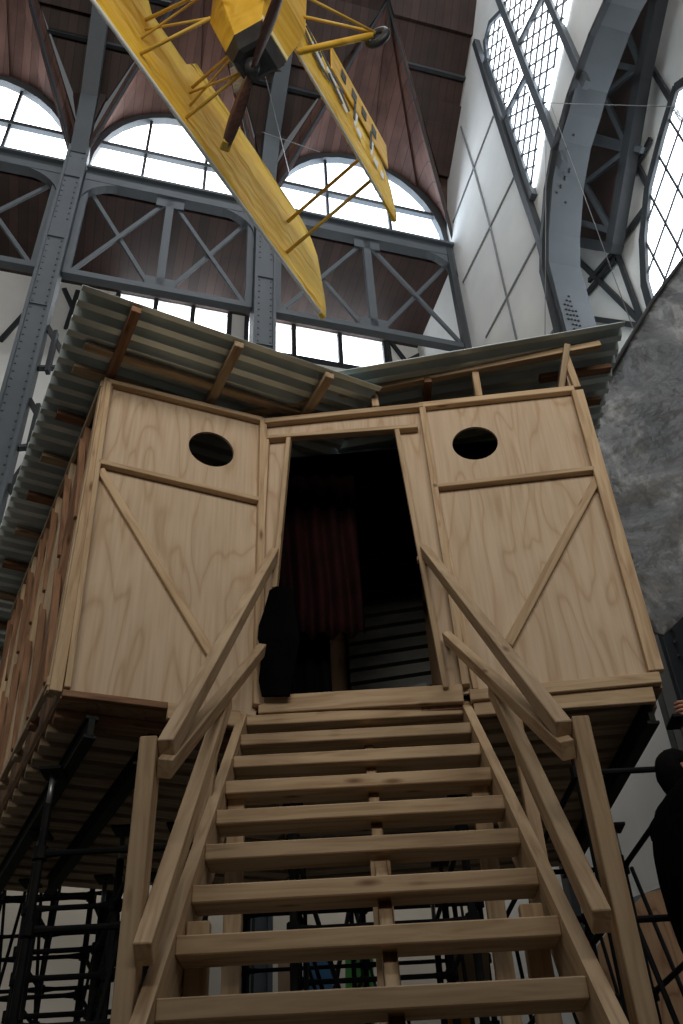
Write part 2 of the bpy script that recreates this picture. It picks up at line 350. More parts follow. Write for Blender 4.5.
# girders
gl = ['cross-braced grey girder at the left edge under the leftmost arch', 'cross-braced grey girder between the two big columns', 'cross-braced grey girder between middle column and white end wall']
for i in range(3):
    u0, u1 = UC[i] + .2, UC[i + 1] - (.2 if i < 2 else .12); c = (u0 + u1) / 2
    e = empty('truss_girder', w(c, DA, ZG0), gl[i], 'girder', 'cross-braced girders under the arched windows')
    board('top_chord', w(u0, DA - .05, (ZG1 + ZL) / 2 - .03), w(u1, DA - .05, (ZG1 + ZL) / 2 - .03), ZL - ZG1 + .02, .2, STEEL, e, N_)
    board('cornice', w(u0, DA - .18, ZL - .16), w(u1, DA - .18, ZL - .16), .07, .1, STEEL, e, N_)
    board('bottom_chord', w(u0, DA - .05, ZG0 + .03), w(u1, DA - .05, ZG0 + .03), .13, .15, STEEL, e, N_)
    board('post', w(c, DA - .05, ZG0), w(c, DA - .05, ZG1), .14, .1, STEEL, e, N_)
    for s, ue in ((1, u0), (-1, u1)):
        board('end_post', w(ue + s * .05, DA - .05, ZG0), w(ue + s * .05, DA - .05, ZG1), .12, .12, STEEL, e, N_)
        board('brace', w(ue + s * .1, DA - .03, ZG0 + .1), w(c - s * .1, DA - .03, ZG1 - .15), .075, .05, STEEL, e, N_)
        board('brace', w(ue + s * .1, DA + .03, ZG1 - .1), w(c - s * .1, DA + .03, ZG0 + .1), .075, .05, STEEL, e, N_)
        # rounded corner bracket
        bm = bmesh.new(); R = .85; k = 8; pts = [(ue, ZG1), ]
        arc = [(ue + s * R * (1 - math.cos(t)), ZG1 - R * .8 * (1 - math.sin(t))) for t in [math.pi / 2 * j / k for j in range(k + 1)]]
        P = [(ue, ZG1 - R * .8)] + [(ue + s * (R - R * math.cos(t)), ZG1 - R * .8 + R * .8 * math.sin(t)) for t in [math.pi / 2 * j / k for j in range(k + 1)]] + [(ue + s * R, ZG1 + .02), (ue, ZG1 + .02)]
        slab('corner_bracket', [w(a, DA - .14, z) for a, z in P], N_ * .16, STEEL, e)
        for q in ((u0 + s * 0 + .0, 0),): pass
    for uu_ in (c,):
        for zz in (ZG1 - .18, ZG0 + .2): board('gusset', w(uu_ - .25, DA - .09, zz), w(uu_ + .25, DA - .09, zz), .26, .02, STEEL, e, N_)
# added unseen wall behind the camera, blocks daylight from stairs and lower facade
o = slab('wall_light_blocker', [V((-9, -3.6, 0)), V((9, -3.6, 0)), V((9, -3.6, 6.7)), V((-9, -3.6, 6.7))], V((0, -.3, 0)), STEEL_DARK); tag(o, kind='structure')
# ---- white end wall C (one plane, with its big pointed window and the transept arch)
def jamb(xs): return [Cp(*q) for q in xs]
ARC = [(577, 362), (571, 340), (562, 305), (553, 270), (553, 240), (557, 189), (564, 150), (573, 121), (580, 95), (589, 71), (602, 35), (618, 0), (640, -40), (672, -90), (720, -140)]
arcw = jamb(ARC)
top = [w(E_C, n_, z) for n_, z in PROF[:6]]
wallC = [w(E_C, DB, 0), w(E_C, DB, ZA)] + [w(E_C, DA, ZA)] + top
wallC += [w(E_C, 2.0, 25.6)] + [p for p in reversed(arcw)] + [w(E_C, nn(arcw[0]), 0)]
hslab('wall_right', wallC, U_ * .3, WHITE)
def strip(name, parent, pts, wd, th, off, mat, E=None):
    for a, b in zip(pts, pts[1:]):
        e0 = (E if E is not None else E_C) - off; board(name, Cp(*a, e0), Cp(*b, e0), wd, th, mat, parent, U_, ext=wd * .3)
ew = empty('wall_lattice', w(E_C, 8.5, 14), 'dark flat steel strips crossing diagonally on the white end wall', 'lattice')
for a, b in [((461, 127), (475, 172)), ((475, 172), (491, 230)), ((491, 230), (518, 345)), ((453, 222), (493, 117)), ((463, 282), (514, 177)), ((486, 337), (536, 242)), ((548, 340), (562, 315)), ((545, 120), (553, 150))]:
    strip('strip', ew, [a, b], .045, .02, .012, STEEL_LIGHT)
v1 = empty('wall_post', Cp(541, 240), 'tall dark steel post edging the diamond-paned window down to the arch foot', 'post')
strip('flange', v1, [(476, 43), (497, 110), (518, 174), (541, 240), (555, 295), (569, 345)], .12, .12, .08, STEEL_DARK)
strip('web', v1, [(487, 60), (507, 115), (533, 196)], .12, .1, .05, STEEL)
# big window made of four cells
def cell(pts, lab):
    global wi
    P = [Cp(*q) - U_ * .02 for q in pts]
    o = slab('window_%d' % wi, P, -U_ * .03, PANE, origin=HALL); tag(o, kind='structure'); wi += 1
    us = [nn(p) for p in P]; zs = [p.z for p in P]
    # diamond leading clipped to the cell
    poly = [(nn(p), p.z) for p in P]
    bm = bmesh.new(); st = .42
    for sg in (1, -1):
        lo = min(z - sg * 1.25 * n_ for n_, z in poly); hi = max(z - sg * 1.25 * n_ for n_, z in poly)
        cc = lo + st / 2
        while cc < hi:
            xs = []
            for (x1, z1), (x2, z2) in zip(poly, poly[1:] + poly[:1]):
                f1 = z1 - sg * 1.25 * x1 - cc; f2 = z2 - sg * 1.25 * x2 - cc
                if f1 * f2 < 0: t = f1 / (f1 - f2); xs.append((x1 + (x2 - x1) * t, z1 + (z2 - z1) * t))
            xs.sort()
            for a, b in zip(xs[::2], xs[1::2]):
                p1 = w(E_C - .07, *a); p2 = w(E_C - .07, *b)
                if (p2 - p1).length > .03: bx(bm, (p2 - p1).length, .019, .03, frame(p1, p2, U_))
            cc += st
    meshobj('leading', bm, STEEL_DARK, o)
    return o
wc = cell([(488, 64), (487, 42), (492, 24), (501, 14), (524, 76), (506, 113)], '')
wc2 = cell([(509, 121), (526, 80), (546, 123), (535, 192)], '')
wc3 = cell([(502, 0), (508, -10), (531, -10), (538, 2), (521, 39), (515, 30)], '')
wc4 = cell([(524, 44), (541, 3), (546, 0), (565, 38), (548, 112), (545, 112)], '')
wc5 = cell([(549, 0), (572, -5), (566, 28)], '')
fr = empty('window_bars', Cp(520, 60), 'grey steel bars dividing the diamond-paned window high on the white end wall', 'window bars')
for pts, wd in [([(497, -8), (563, 164)], .15), ([(545, -8), (586, 84)], .12), ([(506, 117), (528, 74)], .11), ([(521, 42), (543, -2)], .11),
                ([(488, 60), (486, 42), (491, 23), (502, 12)], .1)]:
    strip('bar', fr, pts, wd, .09, .07, STEEL)
# transept arch: steel ring with soffit going through the wall
ring = empty('steel_arch', w(E_C, nn(arcw[0]), 0), 'massive riveted grey steel arch curving up beside the white end wall', 'arch')
bm = bmesh.new(); SOF = .50
pl_ = [w(E_C - .12, nn(arcw[0]), 0)] + [p - U_ * .12 for p in arcw]
def off(p, d): return p + N_ * d
vs = []
for p in pl_:
    vs.append([bm.verts.new(q) for q in (p + N_ * .06, p - N_ * .12, p - N_ * .12 + U_ * SOF, p + N_ * .06 + U_ * SOF)])
for a, b in zip(vs, vs[1:]):
    for k in range(4): bm.faces.new((a[k], a[(k + 1) % 4], b[(k + 1) % 4], b[k]))
bm.faces.new(vs[0]); bm.faces.new(list(reversed(vs[-1])))
meshobj('arch_band', bm, STEEL, ring)
bm = bmesh.new()
for a, b in zip(pl_, pl_[1:]):
    bx(bm, (b - a).length + .05, .09, .08, frame(a + N_ * .04 - U_ * .02, b + N_ * .04 - U_ * .02, U_))
meshobj('front_flange', bm, STEEL_DARK, ring)
bm = bmesh.new()
for x, y in [(568 + dx * 4, 290 + dy * 7) for dx in range(4) for dy in range(6)] + [(590 + dx * 6, 92 + dy * 7) for dx in range(3) for dy in range(4)]:
    p = Cp(x, y); n_ = None
    # rivets sit on the soffit face
    for q1, q2 in zip(pl_, pl_[1:]):
        a_, b_ = sorted((q1.z, q2.z))
        if a_ <= p.z <= b_:
            t = (p.z - q1.z) / (q2.z - q1.z); q = q1.lerp(q2, t) - N_ * .12 + U_ * (.08 + .05 * ((x * 7 + y) % 4))
            bmesh.ops.create_icosphere(bm, subdivisions=1, radius=.022, matrix=Matrix.Translation(q)); break
meshobj('rivets', bm, STEEL_DARK, ring)
# beyond the arch: the transept's own wall, plank recess, braces and arched window
E2 = E_C + 1.8
W2 = [Cp(*q, E2) for q in [(560, 420), (556, 200), (572, 60), (600, -60), (860, -200), (860, 500)]]
hslab('wall_transept', W2, U_ * .3, WHITE)
rec = [Cp(*q, E2 - .12) for q in [(566, 236), (567, 180), (585, 110), (600, 55), (618, 0), (630, -60), (672, -60), (659, 0), (640, 90), (613, 246)]]
o = slab('wall_transept', rec, U_ * .1, CEIL, origin=HALL); tag(o, kind='structure')
tb = empty('transept_bracing', Cp(610, 200, E2), 'grey crossed steel bracing over the dark planking seen through the big arch', 'bracing')
strip('edge_beam', tb, [(672, -40), (659, 0), (642, 80), (627, 170), (614, 246)], .26, .2, .3, STEEL_DARK, E2)
strip('edge_beam', tb, [(566, 240), (616, 249)], .16, .2, .3, STEEL_DARK, E2)
for a, b in [((590, 135), (642, 150)), ((596, 60), (640, 70)), ((588, 110), (640, 65)), ((640, 65), (622, 20)), ((583, 185), (628, 150)), ((605, 98), (628, 148)), ((578, 172), (612, 232)), ((578, 222), (616, 232)), ((628, 150), (585, 140))]:
    strip('brace', tb, [a, b], .1, .06, .28, STEEL, E2)
for lab, a, b in [('', (650, 65), (683, 120)), ('', (630, 150), (650, 190)), ('', (616, 248), (645, 208)), ('', (616, 250), (642, 322)), ('', (590, 280), (616, 250)),
                  ('', (576, 258), (641, 322)), ('', (588, 318), (641, 326)), ('', (616, 205), (650, 140)), ('', (583, 298), (615, 260)), ('', (600, 342), (620, 360))]:
    strip('strip', tb, [a, b], .09, .06, .06, STEEL_DARK, E2)
# arched window at the right edge
cx0, r0 = None, None
AW = [(683, 90), (668, 140), (655, 190), (650, 240), (652, 285), (662, 320), (700, 345), (760, 300), (770, 200), (740, 110), (705, 75)]
P = [Cp(*q, E2) - U_ * .06 for q in AW]
o = slab('window_%d' % wi, P, -U_ * .03, PANE, origin=HALL); tag(o, kind='structure'); wi += 1
poly = [(nn(p), p.z) for p in P]; bm = bmesh.new()
for sg, st in ((-.45, .62), (20.0, 9.5)):
    lo = min(z - sg * n_ for n_, z in poly); hi = max(z - sg * n_ for n_, z in poly); cc = lo
    while cc < hi:
        xs = []
        for (x1, z1), (x2, z2) in zip(poly, poly[1:] + poly[:1]):
            f1 = z1 - sg * x1 - cc; f2 = z2 - sg * x2 - cc
            if f1 * f2 < 0: t = f1 / (f1 - f2); xs.append((x1 + (x2 - x1) * t, z1 + (z2 - z1) * t))
        xs.sort()
        for a, b in zip(xs[::2], xs[1::2]):
            p1 = w(E2 - .11, *a); p2 = w(E2 - .11, *b); bx(bm, (p2 - p1).length, .035, .02, frame(p1, p2, U_))
        cc += st
meshobj('leading', bm, STEEL_DARK, o)
bm = bmesh.new()
for a, b in zip(P, P[1:] + P[:1]): bx(bm, (b - a).length + .06, .16, .12, frame(a - U_ * .03, b - U_ * .03, U_))
meshobj('window_frame', bm, STEEL_DARK, o)
# corner post and thin strips on the aisle's end
cpst = empty('corner_column', w(E_C - .1, DA - .2, 0), 'slim dark corner column between cross-braced girder and white end wall', 'column')
board('shaft', w(E_C - .12, DA - .1, 0), w(E_C - .12, DA - .1, ZG1 + .2),   .1, .14, STEEL_DARK, cpst, N_)
wl = empty('aisle_wall_strips', w(3.6, DB, 12), 'dark diagonal steel strips on the white outer wall below the girders', 'strips')
def bstrip(a, b, wd=.09): board('strip', A(*a, DB) - N_ * .03, A(*b, DB) - N_ * .03, wd, .05, STEEL_DARK, wl, N_)
for a, b in [((0, 342), (42, 296)), ((66, 330), (78, 292)), ((60, 440), (84, 330)), ((64, 290), (82, 330)), ((388, 340), (405, 362)), ((400, 366), (440, 345)), ((412, 338), (440, 362)), ((0, 500), (40, 445)), ((386, 335), (391, 372))]: bstrip(a, b)
board('strip', A(385, 338, DB) - N_ * .03, A(443, 345, DB) - N_ * .03, .1, .06, STEEL_DARK, wl, N_)
# dark opening low in the outer wall left of the column
dk = slab('door_1', [A(0, 395, DB) - N_ * .02, A(16, 402, DB) - N_ * .02, A(8, 470, DB) - N_ * .02, A(-30, 520, DB) - N_ * .02, A(-40, 400, DB) - N_ * .02], -N_ * .04, STEEL_DARK, origin=HALL); tag(dk, kind='structure')

# ------------------------------------------------------------------ the hut
ZF = 3.864; ZT = 6.06
Q = [V((-1.398, 4.038, 0)), V((-.486, 4.415, 0)), V((.551, 4.353, 0)), V((1.553, 4.258, 0))]
PLN = []
for a, b in zip(Q, Q[1:]):
    d = (b - a).normalized(); PLN.append((a, V((d.y, -d.x, 0))))   # outward normal towards the stairs
def F(k, x, y, out=0): a, n_ = PLN[k]; return onplane(x, y, a + n_ * out, n_)
hut = empty('plywood_hut', (0, 5.3, ZF), 'raised plywood hut with two round eye holes, open doorway and corrugated roof', 'hut')
def facepanel(k, pix, hole=None, name='wall_panel', mat=PLY):
    a, n_ = PLN[k]; X = V((-n_.y, n_.x, 0)); Y = V((0, 0, 1))
    M = Matrix(((X.x, -n_.x, 0, a.x), (X.y, -n_.y, 0, a.y), (0, 0, 1, ZF), (0, 0, 0, 1)))
    return slab(name, [F(k, *q) for q in pix], -n_ * .018, mat, hut, hole=hole, origin=M)
def circ(k, cx, cy, r):
    c = F(k, cx, cy); a, n_ = PLN[k]; X = V((-n_.y, n_.x, 0))
    return [c + X * r * math.cos(t) + V((0, 0, r)) * math.sin(t) for t in [2 * math.pi * i / 32 for i in range(32)]]
def batten(par, k, p, q, wd=.032, th=.045, mat=PINE, name='batten', lab=None):
    a, n_ = PLN[k]; o = board(name, F(k, *p, th / 2 + .001), F(k, *q, th / 2 + .001), wd, th, mat, par, n_)
    if lab: o['label'] = lab
    return o
pL = facepanel(0, [(66, 691), (256, 716), (263, 419), (107, 382)], circ(0, 211.5, 449, .145))
pR = facepanel(2, [(462, 694), (661, 672), (575, 388), (419, 405)], circ(2, 475, 443, .142))
# left panel framing
batten(pL, 0, (109, 383), (262, 421), .035, .045, name='top_rail'); batten(pL, 0, (67, 689), (109, 384), .03, .045, name='edge_strip')
batten(pL, 0, (98, 463), (259, 501)); batten(pL, 0, (100, 470), (214, 660), .05, .03, name='brace'); batten(pL, 0, (263, 420), (257, 706), .045, .045, name='corner_stud')
# right panel framing
batten(pR, 2, (419, 407), (574, 390), .045, .045, name='top_rail'); batten(pR, 2, (577, 392), (656, 672), .075, .045, name='edge_strip')
batten(pR, 2, (433, 488), (594, 470)); batten(pR, 2, (598, 478), (508, 645), .05, .03, name='brace'); batten(pR, 2, (422, 407), (466, 686), .04, .045, name='corner_stud')
batten(pR, 2, (431, 470), (476, 690), .03, .03, name='inner_stud')
# centre: header and slanted jamb panels
pH = facepanel(1, [(264, 420), (424, 404), (424, 429), (267, 440)], name='door_header')
batten(pH, 1, (265, 423), (423, 407), .04, .05, name='top_rail'); batten(pH, 1, (268, 439), (418, 428), .03, .05, name='lintel')
pJ = facepanel(1, [(267, 438), (291, 437), (275, 590), (262, 697), (256, 712), (259, 560)], name='jamb_panel')
batten(pJ, 1, (289, 440), (275, 590), .028, .06, name='jamb'); batten(pJ, 1, (268, 441), (260, 600), .02, .04, name='stud'); batten(pJ, 1, (262, 567), (276, 566), .03, .04)
pK = facepanel(1, [(395, 431), (423, 428), (467, 694), (444, 690)], name='jamb_panel')
batten(pK, 1, (397, 432), (446, 690), .03, .06, name='jamb'); batten(pK, 1, (417, 560), (430, 560), .03, .04)
# kerb / floor edge boards
a_ = PLN
def yb(x, y, o_=0): return F(2, x, y, o_)
board('fascia', F(2, 470, 697, .025), F(2, 660, 679, .025), .06, .05, PINE, hut, PLN[2][1])
board('fascia', F(2, 474, 709, .012), F(2, 654, 695, .012), .085, .03, PINE, hut, PLN[2][1])
board('fascia', F(0, 167, 711, .012), F(0, 240, 720, .012), .09, .03, PINE, hut, PLN[0][1])
board('fascia', F(0, 62, 694, .012), F(0, 167, 707, .012), .035, .04, PINE_RED, hut, PLN[0][1])
board('door_sill', F(1, 259, 706, .02), F(1, 463, 694, .02), .10, .035, PINE, hut, PLN[1][1])
# plan corners
dl = V((-.47, .883, 0)).normalized(); BL = Q[0] + dl * 2.75; BR = V((1.50, 6.55, 0)); BM = V((-.6, 6.75, 0))
plan = [Q[0], Q[1], Q[2], Q[3], BR, BM, BL]
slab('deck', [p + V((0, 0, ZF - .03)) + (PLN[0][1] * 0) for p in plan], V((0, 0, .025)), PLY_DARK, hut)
# joists under the deck
def clip(poly, p, d):
    ts = []
    for a, b in zip(poly, poly[1:] + poly[:1]):
        e_ = b - a; den = d.x * e_.y - d.y * e_.x
        if abs(den) < 1e-9: continue
        t = ((a.x - p.x) * e_.y - (a.y - p.y) * e_.x) / den; s = ((a.x - p.x) * d.y - (a.y - p.y) * d.x) / den
        if 0 <= s <= 1: ts.append(t)
    ts.sort(); return ts
dLft = (Q[1] - Q[0]).normalized(); nL = V((-dLft.y, dLft.x, 0))
left_poly = [Q[0], Q[1], V((-.48, 6.7, 0)), BL]; mid_poly = [Q[1] + V((.02, 0, 0)), Q[2], Q[3], BR, V((-.46, 6.72, 0))]
k = 0
for poly, d, st, p0 in ((left_poly, dLft, nL, Q[0]), (mid_poly, V((1, -.05, 0)).normalized(), V((.05, 1, 0)), Q[3])):
    for i in range(26):
        p = p0 + st * (.16 + i * .16); ts = clip(poly, p, d)
        if len(ts) >= 2 and ts[-1] - ts[0] > .25:
            z = V((0, 0, ZF - .055)); board('joist', p + d * (ts[0] + .01) + z, p + d * (ts[-1] - .01) + z, .105, .045, PINE_GREY if k else PINE_RED, hut, (0, 0, 1)); k += 1
# side walls, back wall
def wall(name, a, b, z0, z1, mat, thick=.018):
    d = (b - a).normalized(); n_ = V((-d.y, d.x, 0)); Z = V((0, 0, 1))
    M = Matrix(((d.x, n_.x, 0, a.x), (d.y, n_.y, 0, a.y), (0, 0, 1, z0), (0, 0, 0, 1)))
    return slab(name, [a + Z * z0, b + Z * z0, b + Z * z1, a + Z * z1], n_ * thick, mat, hut, origin=M)
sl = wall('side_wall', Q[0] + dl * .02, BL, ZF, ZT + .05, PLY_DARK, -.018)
sr = wall('side_wall', Q[3] + V((-.01, .02, 0)), BR, ZF, ZT + .28, PLY, .018)
L = (BL - Q[0]).length; no = V((-dl.y, dl.x, 0))
if no.x > 0: no = -no
for i in range(8):                       # upright studs outside, with slanting ones between
    s = .04 + (L - .1) * i / 7
    p = Q[0] + dl * s + no * .045
    board('stud', p + V((0, 0, ZF)), p + V((0, 0, ZT + .02)), .045, .07, (PINE, PINE_RED, PINE_GREY)[i % 3], sl, dl)
    if i < 7:
        p2 = p + dl * (L - .1) / 7
        for zz in (0.0, 1.05):
            board('brace', p + no * .02 + V((0, 0, ZF + zz + .05)), p2 + no * .02 + V((0, 0, ZF + zz + 1.0)), .04, .03, PINE_RED, sl, dl)
board('edge_strip', Q[0] + no * .03 + V((0, 0, ZF - .01)), Q[0] + no * .03 + V((0, 0, ZT + .02)), .06, .05, PINE, sl, dl)
for zz in (ZF + .05, ZT - .02): board('plate', Q[0] + no * .06 + V((0, 0, zz)), BL + no * .06 + V((0, 0, zz)), .05, .03, PINE_GREY, sl, no)
# corrugated sheets
def corrug(name, o0, a, la, b, lb, mat, parent, pitch=.12, dep=.058, zfun=None):
    """ribs run along a; the profile repeats along b; zfun gives the height"""
    prof = [(0, 0), (.34, 0), (.40, 1), (.60, 1), (.96, 0)]
    bm = bmesh.new(); rows = []
    k = int(lb / pitch); na = 6
    for i in range(k + 1):
        for f, h in prof:
            s = (i + f) * pitch
            if s > lb: break
            rows.append([bm.verts.new(o0 + a * (la * j / na) + b * s + V((0, 0, (zfun(o0 + a * (la * j / na) + b * s) if zfun else 0) + h * dep))) for j in range(na + 1)])
    for r1, r2 in zip(rows, rows[1:]):
        for j in range(na): bm.faces.new((r1[j], r1[j + 1], r2[j + 1], r2[j]))
    o = meshobj(name, bm, mat, parent); m_ = o.modifiers.new('thick', 'SOLIDIFY'); m_.thickness = .003; return o
ZR = 6.15
FLc = V((-1.43, 3.34, ZR)); FRc = V((.28, 4.25, ZR)); aL = (FRc - FLc).normalized(); bL = V((-aL.y, aL.x, 0))
shL = corrug('roof_sheet', FLc, aL, 1.97, bL, 4.6, ZINC, hut)
zr = lambda p: max(0, (p.x - .0)) * .155
shR = corrug('roof_sheet', V((.0, 4.14, ZR + .03)), V((1, -.02, 0)), 1.95, V((0, 1, 0)), 2.75, ZINC, hut, .12, .058, zr)
shM = corrug('roof_sheet', V((-1.75, 4.9, ZR + .10)), V((1, 0, 0)), 2.2, V((0, 1, 0)), 2.2, ZINC, hut)
for s, e_, t0 in ((.33, .62, 0), (.98, .56, 0), (1.60, .34, 0)):        # rafters under the front overhang
    p = FLc + aL * s + bL * .02 - V((0, 0, .03)); board('rafter', p, p + bL * (e_ + .15), .06, .05, PINE_RED if s < .5 else PINE_GREY, shL, (0, 0, 1))
for i in range(9):                       # purlin ends under the long left eave
    p = FLc + bL * (.62 + i * .44) - V((0, 0, .03)); board('purlin', p + aL * .10, p + aL * .62, .07, .04, PINE_RED if i % 2 else PINE_GREY, shL, (0, 0, 1))
board('purlin', FLc + bL * .42 + aL * .12 - V((0, 0, .025)), FLc + bL * .42 + aL * 1.9 - V((0, 0, .025)), .06, .03, PINE_GREY, shL, (0, 0, 1))
# rising plate and its studs over the right half
n2 = PLN[1][1]
pl0 = F(1, 235, 416, .0); pl1 = F(2, 600, 345, .0)
board('rising_plate', pl0, pl1, .05, .05, PINE, shR, (0, -1, 0))
board('rising_plate', aty(250, 400, 4.5), aty(602, 352, 4.45), .045, .04, PINE, shR, (0, -1, 0)) if False else None
for (x0, y0), (x1, y1) in (((376, 408), (374, 397)), ((479, 398), (475, 374)), ((577, 389), (565, 356))):
    board('stud', F(2 if x0 > 419 else 1, x0, y0), F(2 if x0 > 419 else 1, x1, y1), .045, .045, PINE, shR, (0, -1, 0))
board('rafter', F(2, 561, 390, -.05), F(2, 567, 345, .06), .04, .04, PINE_GREY, shR, (1, 0, 0))
board('rafter', V((.62, 4.3, ZR + .09)), V((.62, 6.6, ZR + .09)), .05, .05, PINE_RED, shR, (0, 0, 1))
board('purlin', V((1.4, 4.45, ZR + .2)), V((1.9, 4.45, ZR + .27)), .06, .04, PINE_RED, shR, (0, 0, 1))
board('purlin', V((.5, 4.75, ZR + .06)), V((1.88, 4.75, ZR + .27)), .06, .04, PINE_RED, shR, (0, 0, 1))
# back wall: lapped corrugated sheets, ribs running across
def vsheet(name, a, b, z0, z1, parent, pitch=.12, dep=.03, lean=0):
    d = (b - a); n_ = V((-d.y, d.x, 0)).normalized(); bm = bmesh.new(); rows = []
    k = int((z1 - z0) / pitch)
    for i in range(k + 1):
        for f, h in [(0, 0), (.3, 0), (.42, 1), (.72, 1), (.86, 0)]:
            z = z0 + (i + f) * pitch
            rows.append([bm.verts.new(a + d * j / 4 + V((0, 0, z + lean * j / 4)) - n_ * (h * dep)) for j in range(5)])
    for r1, r2 in zip(rows, rows[1:]):
        for j in range(4): bm.faces.new((r1[j], r1[j + 1], r2[j + 1], r2[j]))
    o = meshobj(name, bm, ZINC_SHADED, parent); m_ = o.modifiers.new('thick', 'SOLIDIFY'); m_.thickness = .003; return o
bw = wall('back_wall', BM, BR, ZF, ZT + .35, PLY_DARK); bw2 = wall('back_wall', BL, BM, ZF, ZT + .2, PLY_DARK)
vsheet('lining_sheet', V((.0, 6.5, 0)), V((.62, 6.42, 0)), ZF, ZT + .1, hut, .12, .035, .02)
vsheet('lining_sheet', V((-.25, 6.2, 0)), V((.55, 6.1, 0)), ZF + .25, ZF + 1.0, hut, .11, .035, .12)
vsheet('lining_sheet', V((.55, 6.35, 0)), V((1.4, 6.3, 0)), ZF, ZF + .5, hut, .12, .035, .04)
slab('ceiling_blackout', [V((-.62, 4.85, ZT + .03)), V((1.38, 4.75, ZT + .03)), V((1.42, 6.4, ZT + .03)), V((-.8, 6.5, ZT + .03))], V((0, 0, .006)), CLOTH, hut)  # added black sheet, blocks roof-gap light to keep the interior dark
# cloths
def curtain(name, a, b, z0, z1, mat, lab, folds=7, amp=.05, k=60):
    a = V(a); b = V(b); d = b - a; n_ = V((-d.y, d.x, 0)).normalized(); bm = bmesh.new(); rows = []
    for j in range(12):
        z = z1 + (z0 - z1) * j / 11
        rows.append([bm.verts.new(a + d * (i / k) + n_ * (amp * (.4 + .6 * j / 11) * math.sin(folds * 2 * math.pi * i / k + .8 * math.sin(j * .5)) + .02 * noise.noise(V((i * .2, j * .3, 0)))) + V((0, 0, z))) for i in range(k + 1)])
    for r1, r2 in zip(rows, rows[1:]):
        for i in range(k): bm.faces.new((r1[i], r1[i + 1], r2[i + 1], r2[i]))
    o = meshobj(name, bm, mat, None, None, True); m_ = o.modifiers.new('thick', 'SOLIDIFY'); m_.thickness = .004
    return tag(o, lab, 'curtain')
curtain('curtain', (-.62, 4.95, 0), (.10, 5.0, 0), ZF + .85, ZT - .02, REDCLOTH, 'dark red velvet curtain hanging in the upper left of the hut doorway', 6)
curtain('curtain', (-.62, 5.15, 0), (-.12, 5.2, 0), ZF + .02, ZF + 1.1, CLOTH, 'black curtain in the lower left of the hut doorway below the red one', 5, .04)
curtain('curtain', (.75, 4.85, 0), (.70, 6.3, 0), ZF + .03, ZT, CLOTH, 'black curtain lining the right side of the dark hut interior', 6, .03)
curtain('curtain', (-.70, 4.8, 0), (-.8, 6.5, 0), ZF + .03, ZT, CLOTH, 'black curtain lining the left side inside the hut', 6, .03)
# black drape pulled out round the left jamb
pix = [(277, 588), (270, 592), (265, 610), (259, 628), (258, 640), (262, 652), (261, 668), (259, 682), (262, 697), (290, 697), (300, 640), (292, 590)]
o = slab('drape', [F(1, x, y, .068) for x, y in pix], n2 * .018, CLOTH); tag(o, 'black cloth bulging out over the left door jamb beside the handrail', 'drape')

# ------------------------------------------------------------------ stairs
st = empty('staircase', (0, 2.4, 0), 'steep open-riser pine staircase with handrails climbing to the hut doorway', 'stairs')
CX, Y0, RUN, RISE, Z0, WD = .011, 2.645, .215, .215, 2.144, 1.10
TT = .056; TD = .135
for i in range(-9, 9):
    y = Y0 + RUN * i; z = Z0 + RISE * i
    board('tread', (CX - WD / 2, y + TD / 2, z - TT / 2), (CX + WD / 2, y + TD / 2, z - TT / 2), TD, TT, PINE, st, (0, 0, 1), .004)
sd = V((0, 1, 1)).normalized()
for s in (-1, 0, 1):
    x = CX + s * (WD / 2 + .021) if s else CX + .06
    ya, yb_ = Y0 - 9.9 * RUN, Y0 + 8.45 * RUN
    za = Z0 - 9.9 * RISE; zb_ = Z0 + 8.45 * RISE
    up = V((0, -1, 1)).normalized()
    dn = .045 if s else .165
    # parallelogram cut level with the floor
    h = .25 if s else .20
    bm = bmesh.new(); y1, z1, y2, z2 = ya, za, yb_, zb_
    P = [V((x, y1, 0.0)), V((x, y1 + h * 1.0, 0.0)), V((x, y2, z2 - dn - h * .9)), V((x, y2, z2 - dn + .02)), V((x, y2 - .03, z2 - dn)), V((x, y1, z1 - dn + .02))]
    if s: P[-1] = V((x, y1, max(.05, z1 + .0))); P[3] = V((x, y2, z2 - .02)); P[4] = V((x, y2 - .05, z2 - .05))
    th = .042
    M = frame(V((x, y1, z1)), V((x, y2, z2)), (1, 0, 0))
    slab('stringer', [p - V((th / 2, 0, 0)) for p in P], V((th, 0, 0)), PINE, st, origin=M)
for x, y in ((-.50, 3.02), (.51, 3.02), (-.50, 3.80), (.51, 3.80), (.07, 3.35)):    # posts under the stringers
    zt = Z0 + (y - Y0) - .08
    board('support_post', (x, y, 0), (x, y, zt), .07, .045, PINE, st, (0, -1, 0))
    if x != .07: pass
def rail(name, a, b, wd, th, ref): return board(name, a, b, wd, th, PINE, st, ref)
